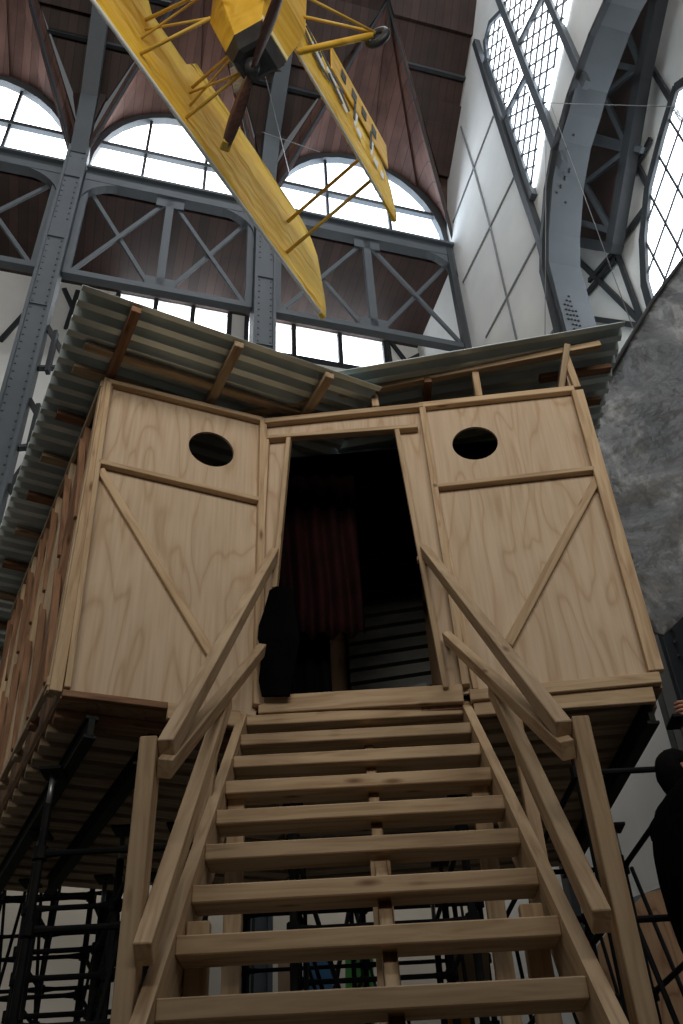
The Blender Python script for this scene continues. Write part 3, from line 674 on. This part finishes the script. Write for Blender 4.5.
for s, nt_, nb_, r1, r2, l1, l2, m1 in (
    (-1, (151, 742), (125, 1024), (275, 553), (263, 648), (226, 700), (143, 955), (224, 705)),
    (1, (578, 722), (634, 1024), (424, 550), (447, 637), (494, 688), (602, 922), (512, 700))):
    YN = 2.66
    top_ = aty(*nt_, YN); xn = top_.x
    board('newel_post', (xn, YN, .0), (xn, YN, top_.z), .052, .085, PINE, st, (0, -1, 0))
    for k_, (rp, dz) in enumerate(((r1, .0), (r2, 0))):
        end = F(1, *rp, .03); xi = xn - s * .085
        if k_ == 0: a0 = V((xn - s * .052, YN - .02, top_.z - .035))
        else: a0 = V((xn - s * .052, YN - .02, top_.z - .10))
        rail('handrail' if k_ == 0 else 'rail', a0, end, .05 if k_ == 0 else .06, .06 if k_ == 0 else .045, (0, -1, 1) if k_ == 0 else (s, 0, 0.2))
    # lower steep rail
    ym = 3.55
    a0 = aty(*l2, YN - .07); b0 = aty(*l1, ym)
    rail('lower_rail', a0, b0, .07, .05, (s, 0, 0))
    ma, mb = ((218, 700), (198, 862)) if s < 0 else ((510, 690), (541, 862))
    pa, pb = aty(*ma, ym + .06), aty(*mb, ym + .06); pb = pb + (pb - pa) * .35
    board('mid_post', pb, pa, .05, .045, PINE, st, (0, -1, 0))

# ------------------------------------------------------------------ scaffold and platform beams
for p, q, lab in [(Q[0] + V((.14, .10, 0)), Q[0] + V((.14, .10, 0)) + dl * 2.5, 'dark aluminium beam along the left edge under the hut floor'),
        (V((-1.0, 4.36, 0)), V((-2.02, 6.24, 0)), 'dark aluminium beam under the left half of the hut floor, behind the left newel'),
        (V((1.475, 4.30, 0)), V((1.36, 6.45, 0)), 'dark aluminium beam along the right edge under the hut floor')]:
    zb = ZF - .08 - .06; p = V((p.x, p.y, zb)); q = V((q.x, q.y, zb)); M = frame(p, q, (0, 0, 1)); ln = (q - p).length
    bm = bmesh.new(); bx(bm, ln, .03, .10); bx(bm, ln, .06, .015, Matrix.Translation((0, 0, .05))); bx(bm, ln, .06, .015, Matrix.Translation((0, 0, -.05)))
    tag(meshobj('platform_beam', bm, BEAM, None, M), lab, 'beam')
def scaffold(lab, xs, ys, ztop, levels, skew=0, r=.021, seed=1, adj=True):
    rg = random.Random(seed); e = empty('scaffold_tower', ((xs[0] + xs[-1]) / 2, (ys[0] + ys[-1]) / 2, 0), lab, 'scaffold', None)
    pos = {}
    for x in xs:
        for y in ys:
            p = V((x - skew * (y - ys[0]), y, 0)); pos[x, y] = p
            bm = bmesh.new(); tubebm(bm, p, p + V((0, 0, ztop - .12)), r)
            for z in levels: tubebm(bm, p + V((0, 0, z - .03)), p + V((0, 0, z + .03)), r * 1.75)   # coupler cups
            bx(bm, .15, .15, .01, Matrix.Translation(p + V((0, 0, .005))))
            o = meshobj('standard', bm, BLACK, e, None, False)
            tube('screw_jack', p + V((0, 0, ztop - .13)), p + V((0, 0, ztop + .04)), .014, GALV, e)
            bm = bmesh.new(); bx(bm, .11, .14, .015, Matrix.Translation(p + V((0, 0, ztop + .045)))); meshobj('jack_head', bm, BLACK, e)
    def led(p, q):
        bm = bmesh.new(); d = (q - p).normalized(); tubebm(bm, p, q, r * .72)
        for a, s in ((p, 1), (q, -1)): tubebm(bm, a + d * s * .03, a + d * s * .11, r * 1.1, 8, r * .72) if s > 0 else tubebm(bm, a - d * .11, a - d * .03, r * .72, 8, r * 1.1)
        meshobj('ledger', bm, BLACK, e)
    for z in levels:
        for y in ys:
            for x0, x1 in zip(xs, xs[1:]): led(pos[x0, y] + V((0, 0, z)), pos[x1, y] + V((0, 0, z)))
        for x in xs:
            for y0, y1 in zip(ys, ys[1:]): led(pos[x, y0] + V((0, 0, z)), pos[x, y1] + V((0, 0, z)))
    for y in ys:
        for i, (x0, x1) in enumerate(zip(xs, xs[1:])):
            s = rg.random() < .5
            za, zb = (levels[0], levels[-1]) if s else (levels[-1], levels[0])
            tube('brace', pos[x0, y] + V((0, .05, za)), pos[x1, y] + V((0, .05, zb)), r * .6, BLACK, e)
    for x in xs:
        for y0, y1 in zip(ys, ys[1:]): tube('brace', pos[x, y0] + V((.05, 0, levels[0])), pos[x, y1] + V((.05, 0, levels[-1])), r * .6, BLACK, e)
    return e
zt = ZF - .25
scaffold('black tube scaffold carrying the left half of the hut, behind the left handrail', [-1.52, -1.05, -.74], [4.48, 5.25, 6.0], zt, [.4, 1.4, 2.1, 2.5, 2.9, 3.25], .36, seed=3)
scaffold('black tube scaffold under the middle of the hut, seen through the stair treads', [-.35, .55], [5.0, 6.0, 6.6], zt, [.4, 1.5, 2.5, 3.0, 3.45], .05, seed=5)
scaffold('black tube scaffold under the right edge of the hut, beside the person in black', [1.05, 1.60], [4.28, 5.6, 6.5], zt, [.4, 1.3, 2.2, 2.75, 3.42], .065, seed=2)
scaffold('black tube scaffold standing farther back behind the left half of the hut', [-3.3, -2.85, -2.4, -1.95], [7.0, 7.8], 4.9, [.5, 1.6, 2.6, 3.0, 3.25, 3.5, 3.9, 4.2, 4.5], .1, seed=7)
scaffold('black tube scaffold standing farther back behind the stairs', [-.9, 0.0, .9], [7.6, 8.6], 4.5, [.5, 1.6, 2.6, 3.05, 3.5, 3.9, 4.35], .1, seed=8)
# things on and behind the scaffold
def panelat(name, pix, Y, th, mat, lab, cat):
    o = slab(name, [aty(x, y, Y) for x, y in pix], V((0, th, 0)), mat); return tag(o, lab, cat)
panelat('painted_board', [(303, 958), (332, 957), (334, 1040), (303, 1040)], 9.3, .03, BLUE, 'blue painted board glimpsed through the lowest treads', 'board')
panelat('painted_board', [(345, 952), (373, 950), (375, 1040), (346, 1040)], 9.35, .03, GREEN, 'green painted board glimpsed through the lowest treads, right of the blue one', 'board')
panelat('wooden_board', [(447, 948), (488, 945), (490, 980), (448, 984)], 6.75, .04, TAN, 'pale wooden board behind the scaffold, right of the stair centre', 'board')
panelat('painted_board', [(445, 1004), (474, 1003), (476, 1040), (445, 1040)], 6.75, .03, ORANGE, 'orange board low behind the scaffold, under the pale wooden board', 'board')
panelat('wooden_board', [(278, 962), (292, 961), (293, 1040), (278, 1040)], 9.2, .04, TAN, 'narrow tan board behind the scaffold, left of the blue one', 'board')
panelat('plywood_sheet', [(598, 945), (610, 928), (645, 893), (668, 888), (681, 912), (700, 980), (705, 1050), (600, 1050)], 6.9, .03, PLY_DARK, 'dark brown plywood sheet with slanted top at the lower right corner', 'board')
o = board('handrail_bar', aty(612, 912, 7.6), aty(690, 884, 7.9), .09, .05, STEEL, None, (0, -1, 0)); tag(o, 'short grey bar running behind the top of the dark plywood sheet', 'bar')
pc = aty(0, 900, 4.0)
o = board('steel_channel', (pc.x - .03, 4.0, 0), (aty(0, 640, 4.0).x - .05, 4.0, 3.6), .06, .06, STEEL, None, (0, -1, 0)); tag(o, 'thin grey upright cut by the lower left edge of the photo', 'post')
# big riveted column at right edge behind the tarp
q0 = aty(668, 640, 7.2); 
e = empty('steel_column', (q0.x + .3, 7.2, 0), 'grey riveted steel column at the right edge below the tarpaulin', 'column')
bm = bmesh.new(); q1 = aty(668, 640, 7.2); bx(bm, .55, .3, 7.0, Matrix.Translation((q1.x + .22, 7.4, 3.5))); bx(bm, .5, .04, 7.0, Matrix.Translation((q1.x + .22, 7.22, 3.5)))
zz = 4.2
while zz < 7: bmesh.ops.create_icosphere(bm, subdivisions=1, radius=.02, matrix=Matrix.Translation((q1.x + .05, 7.19, zz))); zz += .14
meshobj('shaft', bm, STEEL, e)
# ------------------------------------------------------------------ grey tarpaulin
edge_t = [(735, 195), (683, 262), (655, 300), (628, 345), (604, 386)]
edge_l = [(598, 400), (600, 440), (606, 490), (622, 560), (640, 600), (652, 628)]
edge_b = [(660, 637), (683, 618), (735, 590)]
outl = [(960, 120), (800, 150), (735, 195), (683, 262), (655, 300), (628, 345), (604, 386), (596, 400), (598, 450), (606, 500), (622, 560), (640, 600), (654, 634), (664, 636), (683, 618), (740, 585), (960, 560)]
nrm = V((-.25, -1, .35)).normalized(); PT = V((2.9, 5.9, 7.4))
def tp(x, y): return onplane(x, y, PT, nrm)
ax = V((1, -.25, 0)).normalized(); ax = (ax - nrm * ax.dot(nrm)).normalized(); ay = nrm.cross(ax)
poly = [tp(*q) for q in outl]; p2 = [((p - PT).dot(ax), (p - PT).dot(ay)) for p in poly]
bm = bmesh.new(); vs = [bm.verts.new(p) for p in poly]; bm.faces.new(vs)
bmesh.ops.triangulate(bm, faces=bm.faces[:])
for _ in range(5): bmesh.ops.subdivide_edges(bm, edges=[e_ for e_ in bm.edges if e_.calc_length() > .07], cuts=1)
bmesh.ops.triangulate(bm, faces=bm.faces[:])
for v in bm.verts:
    q = v.co
    r_ = V((q.x * .8 + q.z * .8, q.y, q.z * .5 - q.x * .5)); d = -.10 + .22 * abs(noise.noise(r_ * 1.5)) + .12 * abs(noise.noise(r_ * 3.4 + V((3, 1, 2)))) + .03 * noise.noise(q * 9)
    pq = ((q - PT).dot(ax), (q - PT).dot(ay)); dm = 9
    for (ax1, ay1), (bx1, by1) in zip(p2, p2[1:] + p2[:1]):
        ex, ey = bx1 - ax1, by1 - ay1; tt = max(0, min(1, ((pq[0] - ax1) * ex + (pq[1] - ay1) * ey) / (ex * ex + ey * ey)))
        dm = min(dm, math.hypot(pq[0] - ax1 - ex * tt, pq[1] - ay1 - ey * tt))
    v.co = q + nrm * d * min(1, dm / .3)
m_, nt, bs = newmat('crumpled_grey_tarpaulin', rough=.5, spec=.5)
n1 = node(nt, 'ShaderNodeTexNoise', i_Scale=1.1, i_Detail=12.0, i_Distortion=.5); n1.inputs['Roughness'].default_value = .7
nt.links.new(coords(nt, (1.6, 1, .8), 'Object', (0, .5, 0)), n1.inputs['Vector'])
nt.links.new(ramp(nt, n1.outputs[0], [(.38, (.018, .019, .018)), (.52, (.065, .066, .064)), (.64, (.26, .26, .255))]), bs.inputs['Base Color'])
n2_ = node(nt, 'ShaderNodeTexNoise', i_Scale=7.0, i_Detail=6.0); nt.links.new(coords(nt, (1, 1, 1)), n2_.inputs['Vector'])
bp = node(nt, 'ShaderNodeBump', i_Strength=.8, i_Distance=.06); nt.links.new(n2_.outputs[0], bp.inputs['Height']); nt.links.new(bp.outputs[0], bs.inputs['Normal'])
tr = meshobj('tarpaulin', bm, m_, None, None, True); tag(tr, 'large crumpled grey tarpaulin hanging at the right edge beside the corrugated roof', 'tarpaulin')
md = tr.modifiers.new('thick', 'SOLIDIFY'); md.thickness = .01
bm = bmesh.new()
for a, b in zip(edge_t, edge_t[1:]): tubebm(bm, tp(*a) + nrm * .03, tp(*b) + nrm * .03, .02, 6)
meshobj('hem_rope', bm, RUBBER, tr)

# ------------------------------------------------------------------ the hanging biplane (built in its own axes, nose down)
PF = V((-.02, .07, -1)).normalized(); PS = V((-.44, -.9, -.05)); PS = (PS - PF * PS.dot(PF)).normalized(); PU = PF.cross(PS)
PO = V((-.35, 3.39, 9.89))
PM = Matrix(((PF.x, PS.x, PU.x, PO.x), (PF.y, PS.y, PU.y, PO.y), (PF.z, PS.z, PU.z, PO.z), (0, 0, 0, 1)))
bp_ = bpy.data.objects.new('biplane', None); COL.objects.link(bp_); place(bp_, PM, None)
tag(bp_, 'yellow fabric-covered biplane hanging nose down high above the hut', 'airplane')
def pobj(name, bm, mat, parent=None, smooth=True): return meshobj(name, bm, mat, parent or bp_, PM, smooth)
def ptube(name, a, b, r, mat=YEL_P, parent=None):
    bm = bmesh.new(); tubebm(bm, a, b, r, 6); return pobj(name, bm, mat, parent)
def wing(name, xle, z, b, chord, mat, cut=0, inner=0.0, te_step=None, side=None):
    bm = bmesh.new(); prof = [(0, .0), (.02, .028), (.1, .055), (.3, .07), (.6, .045), (1, .004), (.6, -.012), (.3, -.018), (.1, -.016), (.02, -.012)]
    st_ = []; n_ = 44
    ys = [-b + 2 * b * i / n_ for i in range(n_ + 1)] if side is None else [side * (inner + (b - inner) * i / n_) for i in range(n_ + 1)]
    for i, y in enumerate(ys):
        e_ = b - abs(y); rt_ = min(1, e_ / .55); fc = math.sqrt(max(0, 1 - (1 - rt_) ** 2)) if rt_ < 1 else 1
        ch = chord * (.38 + .62 * fc) if rt_ < 1 else chord
        if abs(y) < cut: ch *= .80
        rib = .0 if i % 2 == 0 else -.012
        st_.append([bm.verts.new((xle - px_ * ch, y, z + (pz + (rib if pz > .04 else -rib * .6 if pz < -.01 else 0)) * chord)) for px_, pz in prof])
    for a, c_ in zip(st_, st_[1:]):
        for k in range(len(prof)): bm.faces.new((a[k], a[(k + 1) % len(prof)], c_[(k + 1) % len(prof)], c_[k]))
    bm.faces.new(st_[0]); bm.faces.new(list(reversed(st_[-1])))
    return pobj(name, bm, mat)
CH, HH, XS, B1, B2, XH, ZH = .914, 1.108, .366, 2.92, 2.42, .768, .174
uw = wing('upper_wing', XS, HH, B1, 1.14, YEL, cut=.30)
lw1 = wing('lower_wing', 0, 0, B2, CH * .86, YEL, inner=.22, side=-1)
lw2 = wing('lower_wing', 0, 0, B2, CH * .86, YEL, inner=.22, side=1)
for sgn, lw in ((-1, lw1), (1, lw2)):        # ailerons, a deeper yellow, hung past the trailing edge
    bm = bmesh.new(); bx(bm, .42, 1.25, .02, Matrix.Translation((-.93, sgn * (B2 - .76), -.012)), .006); pobj('aileron', bm, YEL_D, lw, False)
bm = bmesh.new(); bx(bm, .30, 2 * B1 - .8, .006, Matrix.Translation((XS - .02 - .0, 0, HH - .01)), 0)
bm.free()
bm = bmesh.new(); tubebm(bm, (XS + .004, -B1 + .1, HH), (XS + .004, B1 - .1, HH), .02, 6); pobj('leading_edge', bm, PALEMARK, uw)
bm = bmesh.new(); tubebm(bm, (.004, -B2 + .3, 0), (.004, -.25, 0), .012, 6); pobj('leading_edge', bm, PALEMARK, lw1)
# worn registration marks under the visible lower wing: broken dark strokes and pale strokes, four dark blocks at the aileron
def mark(x, y, lx, ly, rot, mat, par, zoff=-.030):
    bm = bmesh.new(); bx(bm, lx * 1.35, ly * 1.15, .006, Matrix.Translation((x, y, zoff)) @ Matrix.Rotation(rot, 4, 'Z')); pobj('lettering', bm, mat, par, False)
for k, (x, y, lx, ly, r_) in enumerate([(-.42, -.62, .05, .30, .5), (-.58, -.66, .05, .26, .3), (-.36, -.86, .04, .18, -.2), (-.60, -.92, .045, .22, .4), (-.42, -1.08, .045, .26, .45), (-.60, -1.14, .04, .2, -.1), (-.50, -1.26, .04, .2, .5)]):
    mark(x, y, lx, ly, r_, DARKMARK, lw1)
for x, y, lx, ly, r_ in [(-.46, -.74, .05, .22, .4), (-.50, -1.0, .06, .16, .2), (-.40, -1.2, .05, .2, .5), (-.50, -1.50, .22, .035, .25), (-.36, -1.56, .09, .08, .3), (-.50, -1.86, .22, .03, .2), (-.36, -1.93, .09, .07, .3), (-.34, -2.08, .10, .05, .3)]:
    mark(x, y, lx, ly, r_, PALEMARK, lw1)
for y in (-1.27, -1.50, -1.72, -1.95): mark(-.93, y, .13, .085, .15, DARKMARK, lw1, -.028)
for y in (-1.48, -1.84): mark(-.62, y, .26, .03, .12, DARKMARK, lw1, -.033)
# fuselage: flat-sided body narrowing to the black nose
def loft(name, secs, mat, par=None, smooth=False):
    bm = bmesh.new(); R_ = [[bm.verts.new(p) for p in s] for s in secs]
    for a, b in zip(R_, R_[1:]):
        for k in range(len(a)): bm.faces.new((a[k], a[(k + 1) % len(a)], b[(k + 1) % len(b)], b[k]))
    bm.faces.new(R_[0]); bm.faces.new(list(reversed(R_[-1]))); return pobj(name, bm, mat, par, smooth)
def sec(x, hw, zb, zt_, zs_): return [(x, -hw, zb), (x, hw, zb), (x, hw, zs_), (x, hw * .55, zt_), (x, -hw * .55, zt_), (x, -hw, zs_)]
fus = loft('fuselage', [sec(.52, .19, -.02, .37, .23), sec(0, .30, -.14, .52, .32), sec(-.9, .34, -.14, .50, .32), sec(-2.2, .20, .02, .36, .26), sec(-3.6, .05, .14, .28, .24)], YEL_D)
loft('cowling', [sec(.70, .11, .06, .27, .18), sec(.68, .145, .02, .31, .21), sec(.52, .194, -.024, .374, .234)], RUBBER, fus)
loft('nose_bottom_panel', [[(.51, -.194, -.03), (.51, .194, -.03), (.51, .194, -.022), (.51, -.194, -.022)], [(-.9, -.345, -.168), (-.9, .345, -.168), (-.9, .345, -.155), (-.9, -.345, -.155)]], YEL_L, fus)
bm = bmesh.new(); tubebm(bm, (.64, 0, ZH), (.84, 0, ZH), .07, 12, .05); pobj('propeller_hub', bm, RUBBER)
# star mark on the visible side of the nose
bm = bmesh.new(); cs = (.22, .36)
P_ = []
for k in range(16):
    rr = (.11 if k % 2 == 0 else .03); t = k * math.pi / 8; P_.append((cs[0] + rr * math.cos(t), -.352, cs[1] * .55 + rr * math.sin(t)))
bm.faces.new([bm.verts.new(p) for p in P_]); r_ = bmesh.ops.extrude_face_region(bm, geom=bm.faces[:]); bmesh.ops.translate(bm, vec=(0, .008, 0), verts=[v for v in r_['geom'] if isinstance(v, bmesh.types.BMVert)])
pobj('star_emblem', bm, DARKMARK, fus, False)
# propeller solved so that its blade lies along the photo's direction
hubw = PM @ V((.80, 0, ZH)); ho = V((.80, 0, ZH))
dd = onplane(225, 148, hubw, PF) - hubw; dl_ = PM.to_3x3().inverted() @ dd
bm = bmesh.new(); R_ = []; pd = V((0, dl_.y, dl_.z)); PL = pd.length; pd.normalize(); pe = V((1, 0, 0)).cross(pd)
for k in range(-10, 11):
    t = k / 10; wd = .038 + .026 * math.sin(math.pi * min(1, abs(t) * 1.02)); tw = math.radians(55 - 30 * abs(t)) * (1 if t > 0 else -1)
    c_ = ho + pd * (t * PL); q = pe * math.cos(tw) + V((1, 0, 0)) * math.sin(tw); r2 = pe * -math.sin(tw) + V((1, 0, 0)) * math.cos(tw)
    R_.append([bm.verts.new(c_ + q * wd * a + r2 * .018 * b) for a, b in ((-1, 0), (-.3, 1), (.6, .6), (1, 0), (.3, -.6))])
for a, b in zip(R_, R_[1:]):
    for k in range(5): bm.faces.new((a[k], a[(k + 1) % 5], b[(k + 1) % 5], b[k]))
bm.faces.new(R_[0]); bm.faces.new(list(reversed(R_[-1])))
prop = pobj('propeller', bm, PROPW)
for s in (-1, 1):
    bm = bmesh.new(); c_ = ho + pd * (s * PL * .965); M = frame(c_ - pd * .05, c_ + pd * .05, (1, 0, 0)); bx(bm, .10, .085, .04, M, .01); pobj('blade_tip', bm, YEL_P, prop, False)
# struts
for s in (-1, 1):
    for x, y in ((XS - .10, .30), (XS - .62, .32)):
        ptube('cabane_strut', (x - .1, s * .26, .44), (x, s * y * 1.1, HH - .02), .017)
        ptube('cabane_strut', (x - .1, s * .26, .44), (x + (.3 if x < 0 else -.4), s * y * 1.1, HH - .02), .012)
    for x1, x2 in ((-.12, .20), (-.62, -.30)):
        ptube('wing_strut', (x1, s * B2 * .80, .03), (x2, s * B2 * .86, HH - .02), .02)
    # landing gear
    WX, WY, WZ = -.05, .60, -.66
    wc_ = V((WX, s * WY, WZ))
    ptube('gear_leg', (.30, s * .26, -.08), wc_, .014); ptube('gear_leg', (-.25, s * .26, -.12), wc_, .014); ptube('gear_axle', (.05, 0, -.30), wc_, .014)
    bm = bmesh.new(); tubebm(bm, (.3, s * .27, -.09), wc_ + V((.02, 0, .03)), .03, 6); pobj('gear_fairing', bm, YEL_D)
    bm = bmesh.new(); M = Matrix.Translation(wc_ + V((0, s * .05, 0))) @ Matrix.Rotation(math.pi / 2, 4, 'X')
    ringv = []
    for i in range(20):
        t = 2 * math.pi * i / 20; ringv.append([bm.verts.new(M @ V(((.085 + .04 * math.cos(p_)) * math.cos(t), (.085 + .04 * math.cos(p_)) * math.sin(t), .036 * math.sin(p_)))) for p_ in [2 * math.pi * j / 8 for j in range(8)]])
    for i in range(20):
        a, b = ringv[i], ringv[(i + 1) % 20]
        for j in range(8): bm.faces.new((a[j], a[(j + 1) % 8], b[(j + 1) % 8], b[j]))
    wh = pobj('wheel', bm, RUBBER)
    bm = bmesh.new(); bmesh.ops.create_cone(bm, cap_ends=True, segments=18, radius1=.085, radius2=.03, depth=.05, matrix=M @ Matrix.Translation((0, 0, -.02 * s))); pobj('wheel_hub', bm, STEEL_DARK, wh)
# hazy windscreen panels beside the body
bm = bmesh.new(); bx(bm, .46, .02, .14, Matrix.Translation((-.1, -.40, .60)) @ Matrix.Rotation(.15, 4, 'Y')); pobj('windscreen', bm, CELL, None, False)
bm = bmesh.new(); bx(bm, .2, .02, .14, Matrix.Translation((-.52, -.40, .62)) @ Matrix.Rotation(.15, 4, 'Y')); pobj('windscreen', bm, CELL, None, False)
# tail (beyond the frame, but what the body ends in)
bm = bmesh.new(); bx(bm, .45, 1.7, .03, Matrix.Translation((-3.5, 0, .22)), .01); pobj('tailplane', bm, YEL, None, False)
bm = bmesh.new(); bx(bm, .5, .03, .6, Matrix.Translation((-3.55, 0, .5)), .01); pobj('fin', bm, YEL, None, False)
# hanging cables
def cable(a, b, lab, r=.006): tag(tube('steel_cable', a, b, r, STEEL_LIGHT, None, 5), lab, 'cable')
cable(PM @ V((-3.4, 0, .25)), w(uu(PM @ V((-3.4, 0, .25))), 3.0, 26.3), 'thin steel cable holding the biplane by its tail')
cable(A(265, 75, 6.0), A(291, 180, 9.8), 'thin pale cable running down right of the propeller toward the middle column', .008)
cable(A(262, 132, 9.0), A(320, 152, 9.0), 'thin pale cable running level across the middle column above the arched window', .008)
cable(Cp(551, 103, E_C - .3), Cp(683, 107, E_C - .3), 'thin level cable crossing in front of the big grey arch', .005)
cable(Cp(549, 100, E_C - .3), Cp(641, 350, E_C - .3), 'thin slanting cable running down from the level cable across the arch', .005)
cable(Cp(546, 140, E_C - .3), Cp(545, 345, E_C - .3), 'thin upright cord hanging before the white end wall', .005)

# ------------------------------------------------------------------ person climbing the scaffold at the right edge
def person():
    root = empty('person', (1.9, 4.15, 1.9), 'person in black clothes climbing the scaffold at the right edge, gripping an upright', 'person')
    H = aty(677, 778, 4.0)
    def skin(name, J, Ed, mat, root_i=0, sub=2):
        me = bpy.data.meshes.new(name); me.from_pydata([j[0] for j in J], Ed, []); o = bpy.data.objects.new(name, me); COL.objects.link(o)
        o.modifiers.new('skin', 'SKIN'); s_ = me.skin_vertices[0].data
        for i, j in enumerate(J): s_[i].radius = (j[1], j[2] if len(j) > 2 else j[1]); s_[i].use_root = (i == root_i)
        m = o.modifiers.new('sub', 'SUBSURF'); m.levels = sub; m.render_levels = sub; me.materials.append(mat); place(o, Matrix.Identity(4), root)
        return o
    h = aty(682, 777, 4.0)
    hip = aty(716, 950, 4.02); chest = aty(676, 838, 4.02); neck = aty(681, 800, 4.01)
    grip = aty(681, 714, 4.25)
    J = [(hip, .15, .12), (aty(688, 890, 4.02), .15, .11), (chest, .165, .12), (neck + V((0, 0, -.03)), .075), (neck + V((.01, 0, .04)), .058),
         (chest + V((.03, -.17, .12)), .072), (h + V((.14, -.22, -.02)), .05), (h + V((.13, -.10, .10)), .036),
         (chest + V((.03, .19, .12)), .072), (h + V((.24, .26, -.16)), .05), (h + V((.30, .16, .10)), .036),
         (hip + V((.02, -.10, -.06)), .10), (hip + V((.22, -.12, -.42)), .075), (hip + V((.06, -.12, -.84)), .05),
         (hip + V((.02, .10, -.06)), .10), (hip + V((.10, .12, -.48)), .075), (hip + V((-.02, .12, -.90)), .05)]
    Ed = [(0, 1), (1, 2), (2, 3), (3, 4), (2, 5), (5, 6), (6, 7), (2, 8), (8, 9), (9, 10), (0, 11), (11, 12), (12, 13), (0, 14), (14, 15), (15, 16)]
    skin('clothed_body', J, Ed, CLOTH)
    bm = bmesh.new(); bmesh.ops.create_uvsphere(bm, u_segments=20, v_segments=14, radius=1)
    for v in bm.verts:
        x, y, z = v.co; k = 1 - .22 * max(0, -z) ** 1.5
        v.co = V((x * .098 * k + (.012 if x > 0 and z < 0 else 0), y * .076 * k, z * .118))
    bmesh.ops.create_cone(bm, cap_ends=True, segments=8, radius1=.018, radius2=.007, depth=.05, matrix=Matrix.Translation((.108, 0, -.012)) @ Matrix.Rotation(1.0, 4, 'Y'))
    for s in (-1, 1):
        r = bmesh.ops.create_uvsphere(bm, u_segments=10, v_segments=8, radius=1, matrix=Matrix.Translation((-.004, s * .079, -.005)) @ Matrix.Rotation(s * .25, 4, 'Z') @ Matrix.Diagonal((.020, .008, .033, 1)))
        bmesh.ops.create_uvsphere(bm, u_segments=8, v_segments=6, radius=.011, matrix=Matrix.Translation((.084, s * .03, .012)))
    bx(bm, .012, .045, .010, Matrix.Translation((.094, 0, -.052)))
    M = Matrix.Translation(h) @ Matrix.Rotation(.25, 4, 'Z') @ Matrix.Rotation(-.35, 4, 'Y')
    hd = meshobj('head', bm, SKIN, root, M, True)
    bm = bmesh.new(); bmesh.ops.create_uvsphere(bm, u_segments=24, v_segments=18, radius=1)
    dele = [v for v in bm.verts if (v.co.x > .45 and v.co.z < .55) or (v.co.z < -.55) or (abs(v.co.y) > .75 and -.4 < v.co.z < .2 and v.co.x > -.25)]
    bmesh.ops.delete(bm, geom=dele, context='VERTS')
    for v in bm.verts: v.co = V((v.co.x * .104, v.co.y * .084, v.co.z * .128)) * (1 + .04 * noise.noise(v.co * 9)) + V((-.006, 0, .004))
    hr = meshobj('hair', bm, HAIR, root, M, True); sm_ = hr.modifiers.new('t', 'SOLIDIFY'); sm_.thickness = .012
    bm = bmesh.new(); tubebm(bm, neck + V((-.0, 0, -.05)), neck + V((.0, 0, .01)), .082, 12, .072); meshobj('collar', bm, CLOTH, root, None, True)
    for (pa, pb) in ((h + V((.14, -.16, .12)), h + V((.20, -.10, .22))), ):
        pass
    # near forearm and hand closing round the scaffold upright
    g_ = grip; el = h + V((.20, -.10, .02))
    skin('forearm', [(el, .045), ((el + g_) / 2, .04), (g_ + V((.035, 0, -.05)), .03)], [(0, 1), (1, 2)], CLOTH)
    skin('hand', [(g_ + V((.045, -.005, -.05)), .024), (g_ + V((.045, -.01, 0)), .026, .016), (g_ + V((.04, -.02, .035)), .022, .014)], [(0, 1), (1, 2)], SKIN)
    for k_ in range(4):
        z = .045 - k_ * .021; ln = (.9, 1.0, .95, .8)[k_]
        skin('finger', [(g_ + V((.042, -.022, z)), .0105), (g_ + V((.020, -.042 * ln, z)), .010), (g_ + V((-.012 * ln, -.036, z)), .009), (g_ + V((-.03 * ln, -.010, z)), .008)], [(0, 1), (1, 2), (2, 3)], SKIN)
    skin('thumb', [(g_ + V((.045, .0, -.02)), .012), (g_ + V((.02, .032, .0)), .010), (g_ + V((-.012, .034, .012)), .009)], [(0, 1), (1, 2)], SKIN)
    for a_, s in ((13, -1), (16, 1)):
        p = J[a_][0]; bm = bmesh.new(); bx(bm, .27, .095, .09, Matrix.Translation(p + V((.07, 0, -.04))), .03); meshobj('shoe', bm, RUBBER, root)
    return hip
hip = person()
o = board('scaffold_plank', hip + V((-.5, 0, -1.02)), hip + V((1.1, 0, -1.02)), .5, .045, PINE_GREY, None, (0, 0, 1)); tag(o, 'timber scaffold plank under the feet of the person in black', 'plank')
